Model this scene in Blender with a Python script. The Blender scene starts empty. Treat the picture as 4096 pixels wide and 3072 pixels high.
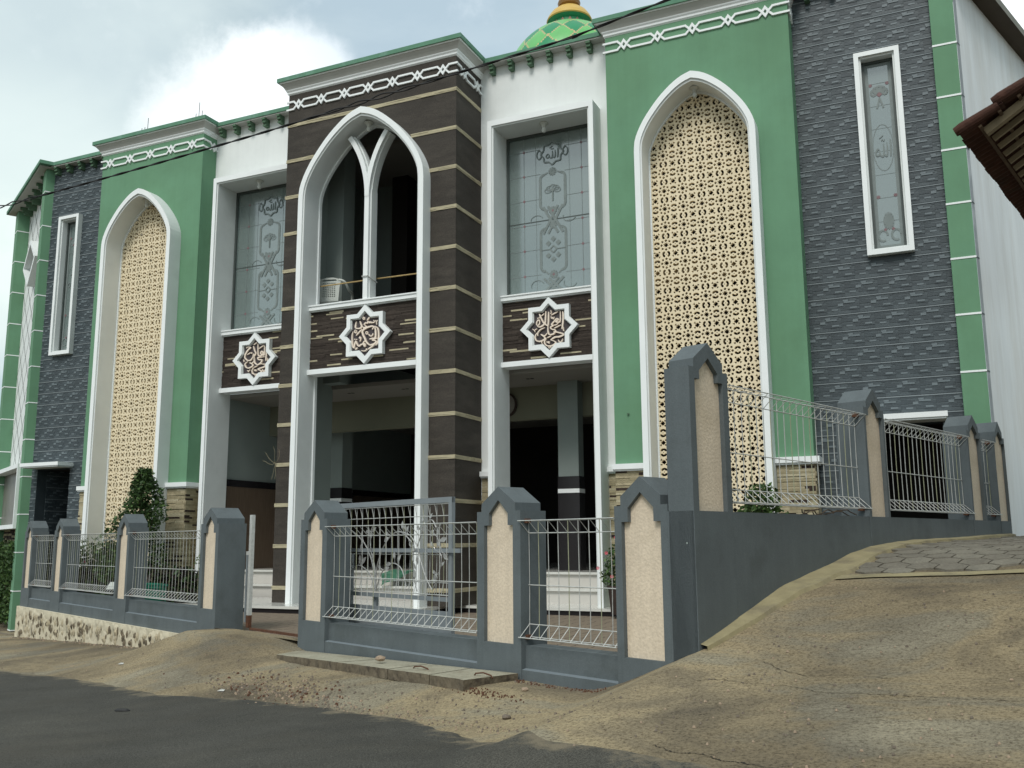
import bpy, bmesh, math, random
from mathutils import Vector, Matrix, noise
from mathutils.geometry import tessellate_polygon
random.seed(11)
D = bpy.data
COL = bpy.context.scene.collection
sc = bpy.context.scene
R_ = math.radians

# ------------------------------------------------------------------ camera
cam = D.cameras.new('camera'); co = D.objects.new('camera', cam); COL.objects.link(co)
YAW, PITCH, ROLL = 24.373, 9.531, -0.381
def cam_matrix():
    cy, sy = math.cos(R_(YAW)), math.sin(R_(YAW)); cp, sp = math.cos(R_(PITCH)), math.sin(R_(PITCH))
    fwd = Vector((-sy*cp, cy*cp, sp)); right = Vector((cy, sy, 0)); up = right.cross(fwd)
    a = R_(ROLL); r = math.cos(a)*right + math.sin(a)*up; u = -math.sin(a)*right + math.cos(a)*up
    m = Matrix((r, u, -fwd)).transposed().to_4x4(); m.translation = Vector((0, 0, 1.5)); return m
co.matrix_world = cam_matrix()
cam.sensor_fit = 'HORIZONTAL'; cam.sensor_width = 36.0; cam.lens = 3751.1/4096*36
cam.clip_start = .05; cam.clip_end = 3000
sc.camera = co

# ------------------------------------------------------------------ world, sun, exposure
SUN_AZ, SUN_EL = 176.0, 50.0     # azimuth (from +Y towards +X) of the direction the light comes from
w = D.worlds.new('World'); sc.world = w; w.use_nodes = True
nt = w.node_tree; nt.nodes.clear()
def wn(t, **k):
    n = nt.nodes.new(t)
    for a, b in k.items(): setattr(n, a, b)
    return n
sky = wn('ShaderNodeTexSky'); sky.sky_type = 'NISHITA'; sky.sun_disc = False
sky.sun_elevation = R_(SUN_EL); sky.sun_rotation = R_(SUN_AZ)
sky.air_density = 1.2; sky.dust_density = 2.5
bg1 = wn('ShaderNodeBackground'); bg1.inputs[1].default_value = .11
nt.links.new(sky.outputs[0], bg1.inputs[0])
tc = wn('ShaderNodeTexCoord')
mp = wn('ShaderNodeMapping'); mp.inputs['Scale'].default_value = (1.0, 1.0, 2.2); mp.inputs['Location'].default_value = (.35, .1, .2)
nt.links.new(tc.outputs['Generated'], mp.inputs[0])
nz = wn('ShaderNodeTexNoise'); nz.inputs['Scale'].default_value = 3.0; nz.inputs['Detail'].default_value = 8; nz.inputs['Roughness'].default_value = .55
nz.inputs['Distortion'].default_value = .25
nt.links.new(mp.outputs[0], nz.inputs[0])
cr = wn('ShaderNodeValToRGB'); cr.color_ramp.elements[0].position = .38; cr.color_ramp.elements[1].position = .62
cr.color_ramp.elements[0].color = (.53, .655, .70, 1); cr.color_ramp.elements[1].color = (.88, .98, .95, 1)
e = cr.color_ramp.elements.new(.50); e.color = (.68, .80, .815, 1)
nt.links.new(nz.outputs[0], cr.inputs[0])
# a bright thin spot of the overcast: glow around one direction
def cdir(px, py):
    v = Vector(((px-2048)/3751.1, -(py-1536)/3751.1, -1)); return (co.matrix_world.to_3x3() @ v).normalized()
def glow(vec, tight, amount, col, src, modu=False):
    vm = wn('ShaderNodeVectorMath'); vm.operation = 'DOT_PRODUCT'; vm.inputs[1].default_value = vec
    nv = wn('ShaderNodeVectorMath'); nv.operation = 'NORMALIZE'; nt.links.new(tc.outputs['Generated'], nv.inputs[0])
    nt.links.new(nv.outputs[0], vm.inputs[0])
    mr = wn('ShaderNodeMapRange'); mr.interpolation_type = 'SMOOTHERSTEP'
    mr.inputs[1].default_value = math.cos(R_(tight)); mr.inputs[2].default_value = 1.0
    mr.inputs[3].default_value = 0; mr.inputs[4].default_value = amount
    nt.links.new(vm.outputs['Value'], mr.inputs[0])
    mx = wn('ShaderNodeMix'); mx.data_type = 'RGBA'; mx.blend_type = 'MIX'; fac = mr.outputs[0]
    if modu:
        n2 = wn('ShaderNodeTexNoise'); n2.inputs['Scale'].default_value = 9; n2.inputs['Detail'].default_value = 8; n2.inputs['Roughness'].default_value = .6
        nt.links.new(tc.outputs['Generated'], n2.inputs[0])
        ad = wn('ShaderNodeMath'); ad.operation = 'MULTIPLY_ADD'; ad.inputs[1].default_value = 1.15; nt.links.new(n2.outputs[0], ad.inputs[0]); nt.links.new(mr.outputs[0], ad.inputs[2])
        m2 = wn('ShaderNodeMapRange'); m2.interpolation_type = 'SMOOTHSTEP'; m2.inputs[1].default_value = .66; m2.inputs[2].default_value = 1.0; nt.links.new(ad.outputs[0], m2.inputs[0]); fac = m2.outputs[0]
    nt.links.new(fac, mx.inputs[0]); nt.links.new(src, mx.inputs[6]); mx.inputs[7].default_value = (*col, 1)
    return mx.outputs[2]
c1 = glow(cdir(1060, 640), 9.5, .72, (1.3, 1.36, 1.36), cr.outputs[0], True)
c1 = glow(cdir(4100, 150), 9, .9, (1.5, 1.55, 1.55), c1)
c1 = glow(cdir(60, 850), 10, .6, (1.05, 1.18, 1.08), c1)
c1 = glow(cdir(150, 100), 12, .5, (.86, .98, .97), c1)
c1 = glow(cdir(1900, -100), 15, .5, (.53, .68, .80), c1)
bg2 = wn('ShaderNodeBackground'); bg2.inputs[1].default_value = .80
nt.links.new(c1, bg2.inputs[0])
ms = wn('ShaderNodeMixShader'); ms.inputs[0].default_value = .86
nt.links.new(bg1.outputs[0], ms.inputs[1]); nt.links.new(bg2.outputs[0], ms.inputs[2])
wo = wn('ShaderNodeOutputWorld'); nt.links.new(ms.outputs[0], wo.inputs[0])

sl = D.lights.new('sun', 'SUN'); sl.energy = 1.5; sl.angle = R_(20); sl.color = (1, .97, .92)
so = D.objects.new('sun', sl); COL.objects.link(so)
az, el = R_(SUN_AZ), R_(SUN_EL)
sd_ = Vector((math.sin(az)*math.cos(el), math.cos(az)*math.cos(el), math.sin(el)))
so.rotation_euler = sd_.to_track_quat('Z', 'Y').to_euler(); so.location = (0, 0, 30)
sc.view_settings.view_transform = 'Standard'; sc.view_settings.look = 'None'
sc.view_settings.exposure = 0.36; sc.view_settings.gamma = 1

# ------------------------------------------------------------------ materials
def mat(name, col, rough=.85, var=.08, vs=3.0, bump=.0, bs=60, spec=.35, col2=None, c2s=1.5, c2lo=.5, c2hi=.65, metal=0, fine=.0, stretch=None, streak=0):
    m = D.materials.new(name); m.use_nodes = True; t = m.node_tree; b = t.nodes['Principled BSDF']
    b.inputs['Roughness'].default_value = rough; b.inputs['Specular IOR Level'].default_value = spec; b.inputs['Metallic'].default_value = metal
    tcn = t.nodes.new('ShaderNodeTexCoord'); src = tcn.outputs['Object']
    if stretch:
        mpn = t.nodes.new('ShaderNodeMapping'); mpn.inputs['Scale'].default_value = stretch; t.links.new(src, mpn.inputs[0]); src = mpn.outputs[0]
    n = t.nodes.new('ShaderNodeTexNoise'); n.inputs['Scale'].default_value = vs; n.inputs['Detail'].default_value = 6; n.inputs['Roughness'].default_value = .6
    t.links.new(src, n.inputs[0])
    mr = t.nodes.new('ShaderNodeMapRange'); mr.inputs[1].default_value = .3; mr.inputs[2].default_value = .7; mr.inputs[3].default_value = 1-var; mr.inputs[4].default_value = 1+var
    t.links.new(n.outputs[0], mr.inputs[0])
    base = None
    if col2:
        n2 = t.nodes.new('ShaderNodeTexNoise'); n2.inputs['Scale'].default_value = c2s; n2.inputs['Detail'].default_value = 8; n2.inputs['Roughness'].default_value = .65
        t.links.new(src, n2.inputs[0])
        m2 = t.nodes.new('ShaderNodeMapRange'); m2.inputs[1].default_value = c2lo; m2.inputs[2].default_value = c2hi; m2.clamp = True
        t.links.new(n2.outputs[0], m2.inputs[0])
        mx = t.nodes.new('ShaderNodeMix'); mx.data_type = 'RGBA'; t.links.new(m2.outputs[0], mx.inputs[0])
        mx.inputs[6].default_value = (*col, 1); mx.inputs[7].default_value = (*col2, 1); base = mx.outputs[2]
    sv = t.nodes.new('ShaderNodeHueSaturation')
    if base: t.links.new(base, sv.inputs['Color'])
    else: sv.inputs['Color'].default_value = (*col, 1)
    val = mr.outputs[0]
    if fine:
        n3 = t.nodes.new('ShaderNodeTexNoise'); n3.inputs['Scale'].default_value = bs; n3.inputs['Detail'].default_value = 3
        t.links.new(src, n3.inputs[0])
        m3 = t.nodes.new('ShaderNodeMapRange'); m3.inputs[1].default_value = .35; m3.inputs[2].default_value = .65; m3.inputs[3].default_value = 1-fine; m3.inputs[4].default_value = 1+fine
        t.links.new(n3.outputs[0], m3.inputs[0])
        mm = t.nodes.new('ShaderNodeMath'); mm.operation = 'MULTIPLY'; t.links.new(val, mm.inputs[0]); t.links.new(m3.outputs[0], mm.inputs[1]); val = mm.outputs[0]
    if streak:
        ms_ = t.nodes.new('ShaderNodeMapping'); ms_.inputs['Scale'].default_value = (7, 7, .35); t.links.new(tcn.outputs['Object'], ms_.inputs[0])
        n4 = t.nodes.new('ShaderNodeTexNoise'); n4.inputs['Scale'].default_value = 1; n4.inputs['Detail'].default_value = 5; n4.inputs['Roughness'].default_value = .7; t.links.new(ms_.outputs[0], n4.inputs[0])
        m4 = t.nodes.new('ShaderNodeMapRange'); m4.inputs[1].default_value = .35; m4.inputs[2].default_value = .6; m4.inputs[3].default_value = 1-streak; m4.inputs[4].default_value = 1; t.links.new(n4.outputs[0], m4.inputs[0])
        mm = t.nodes.new('ShaderNodeMath'); mm.operation = 'MULTIPLY'; t.links.new(val, mm.inputs[0]); t.links.new(m4.outputs[0], mm.inputs[1]); val = mm.outputs[0]
    t.links.new(val, sv.inputs['Value']); t.links.new(sv.outputs[0], b.inputs['Base Color'])
    if bump:
        nb = t.nodes.new('ShaderNodeTexNoise'); nb.inputs['Scale'].default_value = bs; nb.inputs['Detail'].default_value = 4
        t.links.new(src, nb.inputs[0]); bp = t.nodes.new('ShaderNodeBump'); bp.inputs['Strength'].default_value = bump; bp.inputs['Distance'].default_value = .01
        t.links.new(nb.outputs[0], bp.inputs['Height']); t.links.new(bp.outputs[0], b.inputs['Normal'])
    return m
M = {}
M['green'] = mat('green_paint', (.132, .272, .160), .8, .07, 1.2, .12, 90, col2=(.142, .295, .180), c2s=.7, c2lo=.4, c2hi=.6, streak=.045)
M['green_cap'] = mat('weathered_green_paint', (.11, .25, .165), .8, .12, 4, .2, 40, col2=(.16, .30, .23), c2s=3)
M['green_dark'] = mat('corbel_green', (.085, .155, .095), .8, .08, 5)
M['white'] = mat('white_paint', (.80, .83, .82), .7, .035, 1.0, .06, 60, col2=(.75, .78, .77), c2s=.8, streak=.035)
M['trim'] = mat('white_trim', (.85, .88, .88), .6, .03, 2)
M['reveal'] = mat('shaded_white_trim', (.72, .75, .74), .75, .05, 1.5, col2=(.67, .70, .69), c2s=.9)  # white trim for sides, reveals and undersides, shade put into its colour
M['cove'] = mat('cornice_grey', (.46, .46, .43), .8, .05, 3)
M['brown'] = mat('brown_sandstone', (.047, .040, .033), .78, .2, 3.0, .6, 70, col2=(.064, .055, .045), c2s=1.6, fine=.28, stretch=(.6, .6, 2.2))
M['band'] = mat('cream_stone_band', (.46, .41, .28), .9, .18, 12, .9, 45, stretch=(.5, .5, 3))
M['slate_d'] = mat('slate_dark', (.047, .062, .071), .55, .14, 6, .3, 90, spec=.5)
M['slate_m'] = mat('slate_mid', (.066, .085, .095), .5, .12, 6, .3, 90, spec=.5)
M['slate_l'] = mat('slate_light', (.14, .17, .185), .5, .1, 8, .2, 90, spec=.5)
M['slate_n'] = mat('slate_joint', (.20, .23, .245), .6, .1, 8)
M['tan1'] = mat('tan_stone', (.40, .345, .225), .9, .18, 14, .9, 60)
M['tan2'] = mat('tan_stone_dark', (.33, .285, .18), .9, .18, 14, .9, 60)
M['tan3'] = mat('tan_stone_pale', (.46, .41, .28), .9, .15, 14, .9, 60)
M['choc'] = mat('chocolate_stone', (.045, .030, .024), .9, .2, 14, .8, 60)
M['mos_d'] = mat('mosaic_brown', (.043, .033, .027), .9, .22, 18, .9, 70)
M['mos_m'] = mat('mosaic_brown_pale', (.062, .049, .040), .9, .22, 18, .9, 70)
M['lattice'] = mat('cream_lattice', (.80, .69, .49), .85, .07, 3, .1, 60)
M['lattice_gap'] = mat('cream_slab_behind', (.40, .32, .2), .9, .08, 4)
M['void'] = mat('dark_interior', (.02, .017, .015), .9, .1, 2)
M['plaque'] = mat('plaque_ground', (.062, .052, .056), .6, .15, 20, .2, 80)
M['letter'] = mat('plaque_lettering', (.86, .74, .62), .6, .05, 6)
M['frame'] = mat('window_frame_metal', (.06, .075, .07), .45, .05, 5, spec=.5)
M['etch'] = mat('etched_glass_line', (.19, .225, .22), .5, .1, 9)
M['etch_line'] = mat('leaded_line', (.20, .235, .23), .5, .1, 9)
M['etch_red'] = mat('red_glass', (.22, .13, .14), .35, .1, 9)
M['etch_clear'] = mat('pale_glass', (.26, .30, .30), .35, .06, 9)
M['post'] = mat('blue_grey_paint', (.112, .132, .140), .75, .08, 2.2, .15, 80, col2=(.092, .108, .112), c2s=1.6, streak=.09, fine=.06)
M['niche'] = mat('cream_plaster', (.70, .59, .455), .85, .06, 3, .45, 45, col2=(.60, .50, .37), c2s=1.4, streak=.08, fine=.07)
M['wire'] = mat('galvanised_wire', (.48, .49, .47), .5, .15, 20, spec=.5)
M['wire_y'] = mat('old_wire', (.36, .37, .25), .55, .15, 20)
M['gate'] = mat('grey_gate_paint', (.21, .235, .25), .55, .08, 5, spec=.4)
M['silver'] = mat('silver_leaf_metal', (.42, .42, .41), .4, .08, 20, metal=.5)
M['rust'] = mat('rust', (.10, .045, .025), .9, .3, 20)
M['asphalt'] = mat('asphalt', (.064, .062, .054), .9, .18, 1.3, .9, 110, col2=(.078, .075, .064), c2s=.6, fine=.5, spec=.2)
M['court'] = mat('courtyard_paving', (.17, .135, .10), .9, .15, 2.5, .5, 60, fine=.15)
M['dirt'] = mat('bare_earth', (.13, .105, .07), .95, .2, .6, .6, 20)
M['platform'] = mat('white_floor_tile', (.66, .66, .62), .12, .02, 3, spec=.5)
M['platform_edge'] = mat('black_tile', (.018, .016, .018), .25, .1, 5)
M['riser'] = mat('white_step_tile', (.58, .56, .52), .35, .03, 3)
M['wood'] = mat('wood_look_tile', (.135, .098, .070), .5, .18, 5, stretch=(8, 8, .6))
M['grey_in'] = mat('interior_grey_paint', (.25, .29, .275), .8, .04, 2)
M['cream_in'] = mat('interior_cream_paint', (.20, .20, .145), .8, .04, 2)
M['ceil'] = mat('interior_ceiling', (.24, .225, .20), .8, .03, 2)
M['plastic'] = mat('white_plastic', (.55, .58, .54), .45, .03, 4)
M['bamboo'] = mat('bamboo', (.42, .30, .13), .6, .15, 12)
M['cable'] = mat('black_cable', (.012, .012, .012), .6, .1, 10)
M['leaf1'] = mat('leaf_dark', (.034, .070, .020), .6, .3, 9)
M['leaf2'] = mat('leaf_mid', (.075, .135, .036), .6, .3, 9)
M['leaf3'] = mat('leaf_purple', (.035, .028, .022), .6, .3, 9)
M['bark'] = mat('bark', (.09, .065, .045), .9, .2, 9)
M['flower'] = mat('pink_petal', (.65, .10, .14), .6, .1, 9)
M['teal'] = mat('teal_plastic', (.010, .17, .11), .4, .1, 6)
M['tarp'] = mat('green_tarpaulin', (.05, .16, .10), .6, .15, 7)
M['gold'] = mat('gold_paint', (.62, .40, .09), .38, .05, 6, spec=.5)
M['gold_d'] = mat('bronze_paint', (.24, .12, .025), .4, .05, 6, spec=.5)
M['rooftile'] = mat('clay_roof_tile', (.070, .030, .020), .9, .4, 6, .6, 40, col2=(.035, .022, .016), c2s=3)
M['rafter'] = mat('roof_timber', (.24, .19, .12), .85, .2, 6, stretch=(1, 1, 1))
M['rebar'] = mat('rebar', (.07, .06, .055), .8, .1, 6)
M['stone'] = mat('loose_stone', (.17, .14, .11), .9, .2, 9, .5, 30)
M['stone_p'] = mat('pale_stone', (.33, .25, .18), .9, .2, 9, .5, 30)
M['litter'] = mat('white_litter', (.55, .55, .52), .7, .05, 9)
M['bulb'] = mat('white_bulb', (.55, .57, .53), .3, .02, 9)
M['black'] = mat('black_rubber', (.02, .02, .02), .6, .1, 9)

def glass_mat():
    m = D.materials.new('dark_reflective_glass'); m.use_nodes = True; b = m.node_tree.nodes['Principled BSDF']
    b.inputs['Base Color'].default_value = (.13, .175, .165, 1); b.inputs['Roughness'].default_value = .16
    b.inputs['Specular IOR Level'].default_value = 1.0; b.inputs['IOR'].default_value = 2.0
    return m
M['glass'] = glass_mat()

def stained_wall():      # white rendered side wall with rain stains
    m = mat('stained_white_wall', (.76, .80, .82), .85, .05, 1.2, .1, 50, col2=(.60, .60, .57), streak=.07, c2s=1.0, c2lo=.45, c2hi=.8, stretch=(1.2, 1.2, .25)); return m
M['sidewall'] = stained_wall()

def concrete_mat():
    m = D.materials.new('dirty_concrete'); m.use_nodes = True; t = m.node_tree; b = t.nodes['Principled BSDF']
    b.inputs['Roughness'].default_value = .93; b.inputs['Specular IOR Level'].default_value = .2
    tcn = t.nodes.new('ShaderNodeTexCoord')
    def noi(s, d=8, r=.62, st=None, dist=0):
        n = t.nodes.new('ShaderNodeTexNoise'); n.inputs['Scale'].default_value = s; n.inputs['Detail'].default_value = d; n.inputs['Roughness'].default_value = r; n.inputs['Distortion'].default_value = dist
        if st:
            mpn = t.nodes.new('ShaderNodeMapping'); mpn.inputs['Rotation'].default_value = (0, 0, R_(-24)); mpn.inputs['Scale'].default_value = st
            t.links.new(tcn.outputs['Object'], mpn.inputs[0]); t.links.new(mpn.outputs[0], n.inputs[0])
        else: t.links.new(tcn.outputs['Object'], n.inputs[0])
        return n.outputs[0]
    def ramp(src, stops):
        r = t.nodes.new('ShaderNodeValToRGB'); el = r.color_ramp.elements
        el[0].position, el[0].color = stops[0][0], (*stops[0][1], 1); el[1].position, el[1].color = stops[-1][0], (*stops[-1][1], 1)
        for p, c in stops[1:-1]:
            x = el.new(p); x.color = (*c, 1)
        t.links.new(src, r.inputs[0]); return r.outputs[0]
    def mul(a, bb, f=1.0):
        x = t.nodes.new('ShaderNodeMix'); x.data_type = 'RGBA'; x.blend_type = 'MULTIPLY'; x.inputs[0].default_value = f
        t.links.new(a, x.inputs[6]); t.links.new(bb, x.inputs[7]); return x.outputs[2]
    base = ramp(noi(.8, 8, .62, (.75, 1.25, 1), .5), [(.30, (.135, .115, .085)), (.41, (.205, .172, .118)), (.50, (.29, .24, .155)), (.58, (.235, .21, .155)), (.70, (.31, .285, .215))])
    fine = ramp(noi(46, 6, .8), [(.38, (.42, .39, .37)), (.45, (.80, .79, .77)), (.52, (1.0, 1.0, 1.0)), (.62, (1.22, 1.20, 1.15))])
    big = ramp(noi(.45, 4, .5), [(.38, (.64, .63, .64)), (.58, (1.12, 1.10, 1.06))])
    vo = t.nodes.new('ShaderNodeTexVoronoi'); vo.inputs['Scale'].default_value = 30; t.links.new(tcn.outputs['Object'], vo.inputs[0])
    spots = ramp(vo.outputs['Distance'], [(.10, (.48, .43, .40)), (.24, (1, 1, 1))])
    msk = ramp(noi(1.7, 5, .6), [(.45, (0, 0, 0)), (.6, (1, 1, 1))])
    x = t.nodes.new('ShaderNodeMix'); x.data_type = 'RGBA'; t.links.new(msk, x.inputs[0]); x.inputs[6].default_value = (1, 1, 1, 1); t.links.new(spots, x.inputs[7])
    c = mul(mul(mul(base, fine), big), x.outputs[2])
    t.links.new(c, b.inputs['Base Color'])
    bp = t.nodes.new('ShaderNodeBump'); bp.inputs['Strength'].default_value = .7; bp.inputs['Distance'].default_value = .012
    t.links.new(noi(40, 5, .7), bp.inputs['Height']); t.links.new(bp.outputs[0], b.inputs['Normal'])
    return m
M['concrete'] = concrete_mat()
M['slab'] = mat('pale_concrete_slab', (.33, .31, .235), .9, .12, 4, .3, 40, col2=(.25, .225, .165), c2s=3, fine=.14)
M['slab_side'] = mat('broken_concrete_edge', (.14, .115, .08), .95, .3, 12, 1.0, 30, col2=(.07, .055, .04), c2s=9)
M['curb'] = mat('cream_cement_strip', (.30, .26, .15), .9, .15, 5, .3, 40, col2=(.22, .19, .12), c2s=3)

def dusty_asphalt():
    m = M['asphalt']; t = m.node_tree; b = t.nodes['Principled BSDF']; src = b.inputs['Base Color'].links[0].from_socket
    at = t.nodes.new('ShaderNodeAttribute'); at.attribute_name = 'verge'
    tcn = t.nodes.new('ShaderNodeTexCoord'); n = t.nodes.new('ShaderNodeTexNoise'); n.inputs['Scale'].default_value = 2.6; n.inputs['Detail'].default_value = 9; n.inputs['Roughness'].default_value = .72
    t.links.new(tcn.outputs['Object'], n.inputs[0])
    a = t.nodes.new('ShaderNodeMath'); a.operation = 'ADD'; t.links.new(at.outputs['Fac'], a.inputs[0]); t.links.new(n.outputs[0], a.inputs[1])
    mr = t.nodes.new('ShaderNodeMapRange'); mr.inputs[1].default_value = .98; mr.inputs[2].default_value = 1.12; mr.inputs[3].default_value = 0; mr.inputs[4].default_value = .85; t.links.new(a.outputs[0], mr.inputs[0])
    x = t.nodes.new('ShaderNodeMix'); x.data_type = 'RGBA'; t.links.new(mr.outputs[0], x.inputs[0]); t.links.new(src, x.inputs[6]); x.inputs[7].default_value = (.215, .18, .125, 1)
    n2 = t.nodes.new('ShaderNodeTexNoise'); n2.inputs['Scale'].default_value = .7; n2.inputs['Detail'].default_value = 7; n2.inputs['Roughness'].default_value = .6; t.links.new(tcn.outputs['Object'], n2.inputs[0])
    m2 = t.nodes.new('ShaderNodeMapRange'); m2.inputs[1].default_value = .48; m2.inputs[2].default_value = .75; m2.inputs[4].default_value = .35; t.links.new(n2.outputs[0], m2.inputs[0])
    y = t.nodes.new('ShaderNodeMix'); y.data_type = 'RGBA'; t.links.new(m2.outputs[0], y.inputs[0]); t.links.new(x.outputs[2], y.inputs[6]); y.inputs[7].default_value = (.10, .088, .066, 1)
    t.links.new(y.outputs[2], b.inputs['Base Color'])
dusty_asphalt()

def stone_base_mat():
    m = D.materials.new('plastered_river_stone'); m.use_nodes = True; t = m.node_tree; b = t.nodes['Principled BSDF']
    b.inputs['Roughness'].default_value = .9
    tcn = t.nodes.new('ShaderNodeTexCoord')
    dn = t.nodes.new('ShaderNodeTexNoise'); dn.inputs['Scale'].default_value = 5; t.links.new(tcn.outputs['Object'], dn.inputs[0])
    mxv = t.nodes.new('ShaderNodeMix'); mxv.data_type = 'RGBA'; mxv.blend_type = 'LINEAR_LIGHT'; mxv.inputs[0].default_value = .10
    t.links.new(tcn.outputs['Object'], mxv.inputs[6]); t.links.new(dn.outputs[1], mxv.inputs[7])
    vo = t.nodes.new('ShaderNodeTexVoronoi'); vo.inputs['Scale'].default_value = 5.6; vo.feature = 'F1'; t.links.new(mxv.outputs[2], vo.inputs[0])
    r = t.nodes.new('ShaderNodeValToRGB'); el = r.color_ramp.elements
    el[0].position = 0; el[0].color = (.28, .22, .15, 1); el[1].position = .62; el[1].color = (.56, .50, .37, 1)
    for p, c in [(.25, (.30, .25, .17)), (.33, (.07, .055, .038)), (.38, (.10, .08, .055)), (.43, (.54, .48, .35))]:
        x = el.new(p); x.color = (*c, 1)
    t.links.new(vo.outputs['Distance'], r.inputs[0])
    n = t.nodes.new('ShaderNodeTexNoise'); n.inputs['Scale'].default_value = 2.3; n.inputs['Detail'].default_value = 6; t.links.new(tcn.outputs['Object'], n.inputs[0])
    mk = t.nodes.new('ShaderNodeMapRange'); mk.inputs[1].default_value = .42; mk.inputs[2].default_value = .56; t.links.new(n.outputs[0], mk.inputs[0])
    x = t.nodes.new('ShaderNodeMix'); x.data_type = 'RGBA'; t.links.new(mk.outputs[0], x.inputs[0]); t.links.new(r.outputs[0], x.inputs[6]); x.inputs[7].default_value = (.58, .52, .39, 1)
    # plain band of plaster at the top, stains below
    sx = t.nodes.new('ShaderNodeSeparateXYZ'); t.links.new(tcn.outputs['Object'], sx.inputs[0])
    tp = t.nodes.new('ShaderNodeMapRange'); tp.inputs[1].default_value = .05; tp.inputs[2].default_value = .13; t.links.new(sx.outputs['Z'], tp.inputs[0])
    y = t.nodes.new('ShaderNodeMix'); y.data_type = 'RGBA'; t.links.new(tp.outputs[0], y.inputs[0]); t.links.new(x.outputs[2], y.inputs[6]); y.inputs[7].default_value = (.62, .56, .42, 1)
    t.links.new(y.outputs[2], b.inputs['Base Color'])
    bp = t.nodes.new('ShaderNodeBump'); bp.inputs['Strength'].default_value = .8; bp.inputs['Distance'].default_value = .04; bp.invert = True
    t.links.new(r.outputs[1] if False else vo.outputs['Distance'], bp.inputs['Height']); t.links.new(bp.outputs[0], b.inputs['Normal'])
    return m
M['stonebase'] = stone_base_mat()

def paver_mat(name, c1, c2, scale):    # hexagon-like pavers: voronoi on a regular grid stretched
    m = D.materials.new(name); m.use_nodes = True; t = m.node_tree; b = t.nodes['Principled BSDF']; b.inputs['Roughness'].default_value = .9
    tcn = t.nodes.new('ShaderNodeTexCoord')
    vo = t.nodes.new('ShaderNodeTexVoronoi'); vo.feature = 'DISTANCE_TO_EDGE'; vo.inputs['Scale'].default_value = scale; vo.inputs['Randomness'].default_value = .35
    t.links.new(tcn.outputs['Object'], vo.inputs[0])
    mr = t.nodes.new('ShaderNodeMapRange'); mr.inputs[1].default_value = .01; mr.inputs[2].default_value = .05; mr.inputs[3].default_value = .25; t.links.new(vo.outputs['Distance'], mr.inputs[0])
    n = t.nodes.new('ShaderNodeTexNoise'); n.inputs['Scale'].default_value = 9; n.inputs['Detail'].default_value = 6; t.links.new(tcn.outputs['Object'], n.inputs[0])
    x = t.nodes.new('ShaderNodeMix'); x.data_type = 'RGBA'; t.links.new(n.outputs[0], x.inputs[0]); x.inputs[6].default_value = (*c1, 1); x.inputs[7].default_value = (*c2, 1)
    y = t.nodes.new('ShaderNodeMix'); y.data_type = 'RGBA'; y.blend_type = 'MULTIPLY'; y.inputs[0].default_value = 1
    t.links.new(x.outputs[2], y.inputs[6]); t.links.new(mr.outputs[0], y.inputs[7]); t.links.new(y.outputs[2], b.inputs['Base Color'])
    bp = t.nodes.new('ShaderNodeBump'); bp.inputs['Strength'].default_value = .6; bp.inputs['Distance'].default_value = .01
    t.links.new(mr.outputs[0], bp.inputs['Height']); t.links.new(bp.outputs[0], b.inputs['Normal'])
    return m
M['court'] = paver_mat('courtyard_pavers', (.17, .13, .095), (.22, .175, .125), 4.5)

M['concrete_hex'] = mat('hexagon_paver', (.165, .15, .12), .9, .15, 6, .4, 50, fine=.15)
M['concrete_hex2'] = mat('hexagon_paver_pale', (.19, .175, .14), .9, .15, 6, .4, 50, fine=.15)
M['crack'] = mat('crack_dirt', (.03, .026, .02), .95, .2, 9)
M['pier_grey'] = mat('weathered_grey_render', (.30, .33, .35), .85, .1, 3, col2=(.42, .45, .47), c2s=2)
M['gutter_under'] = mat('gutter_underside', (.075, .06, .045), .8, .1, 4); M['gutter'] = mat('gutter_metal', (.20, .20, .17), .7, .1, 4)
M['joint_dark'] = mat('dark_joint', (.07, .085, .075), .8, .1, 5)
M['dusty_glass'] = mat('dusty_brown_glass', (.16, .145, .13), .35, .15, 3, spec=.5, col2=(.21, .2, .18), c2s=1)
M['dome_a'] = mat('dome_emerald', (.015, .25, .10), .35, .06, 4, spec=.5); M['dome_b'] = mat('dome_light_green', (.14, .46, .14), .35, .08, 4, spec=.5)
M['dome_c'] = mat('dome_mint', (.20, .50, .28), .35, .05, 4, spec=.5); M['dome_line'] = mat('dome_gold_line', (.50, .40, .20), .4, .05, 9)
M['petal'] = mat('dome_petal', (.32, .16, .12), .6, .05, 9)
M['post_edge'] = mat('sky_lit_grey_edge', (.17, .20, .22), .8, .1, 6)  # ledge top of the post paint, skylight put into a lighter colour
M['bstone'] = mat('grimy_river_stone', (.15, .12, .08), .9, .3, 20, .6, 50, col2=(.06, .05, .035), c2s=9); M['bstone2'] = mat('plastered_stone', (.42, .36, .25), .9, .2, 12, .6, 40)
M['scar'] = mat('chipped_pale_paint', (.42, .50, .45), .8, .15, 12)
M['rafter2'] = mat('dark_batten', (.10, .065, .04), .9, .2, 8)
M['housewall'] = mat('old_plaster_wall', (.35, .33, .28), .9, .1, 2)

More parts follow.
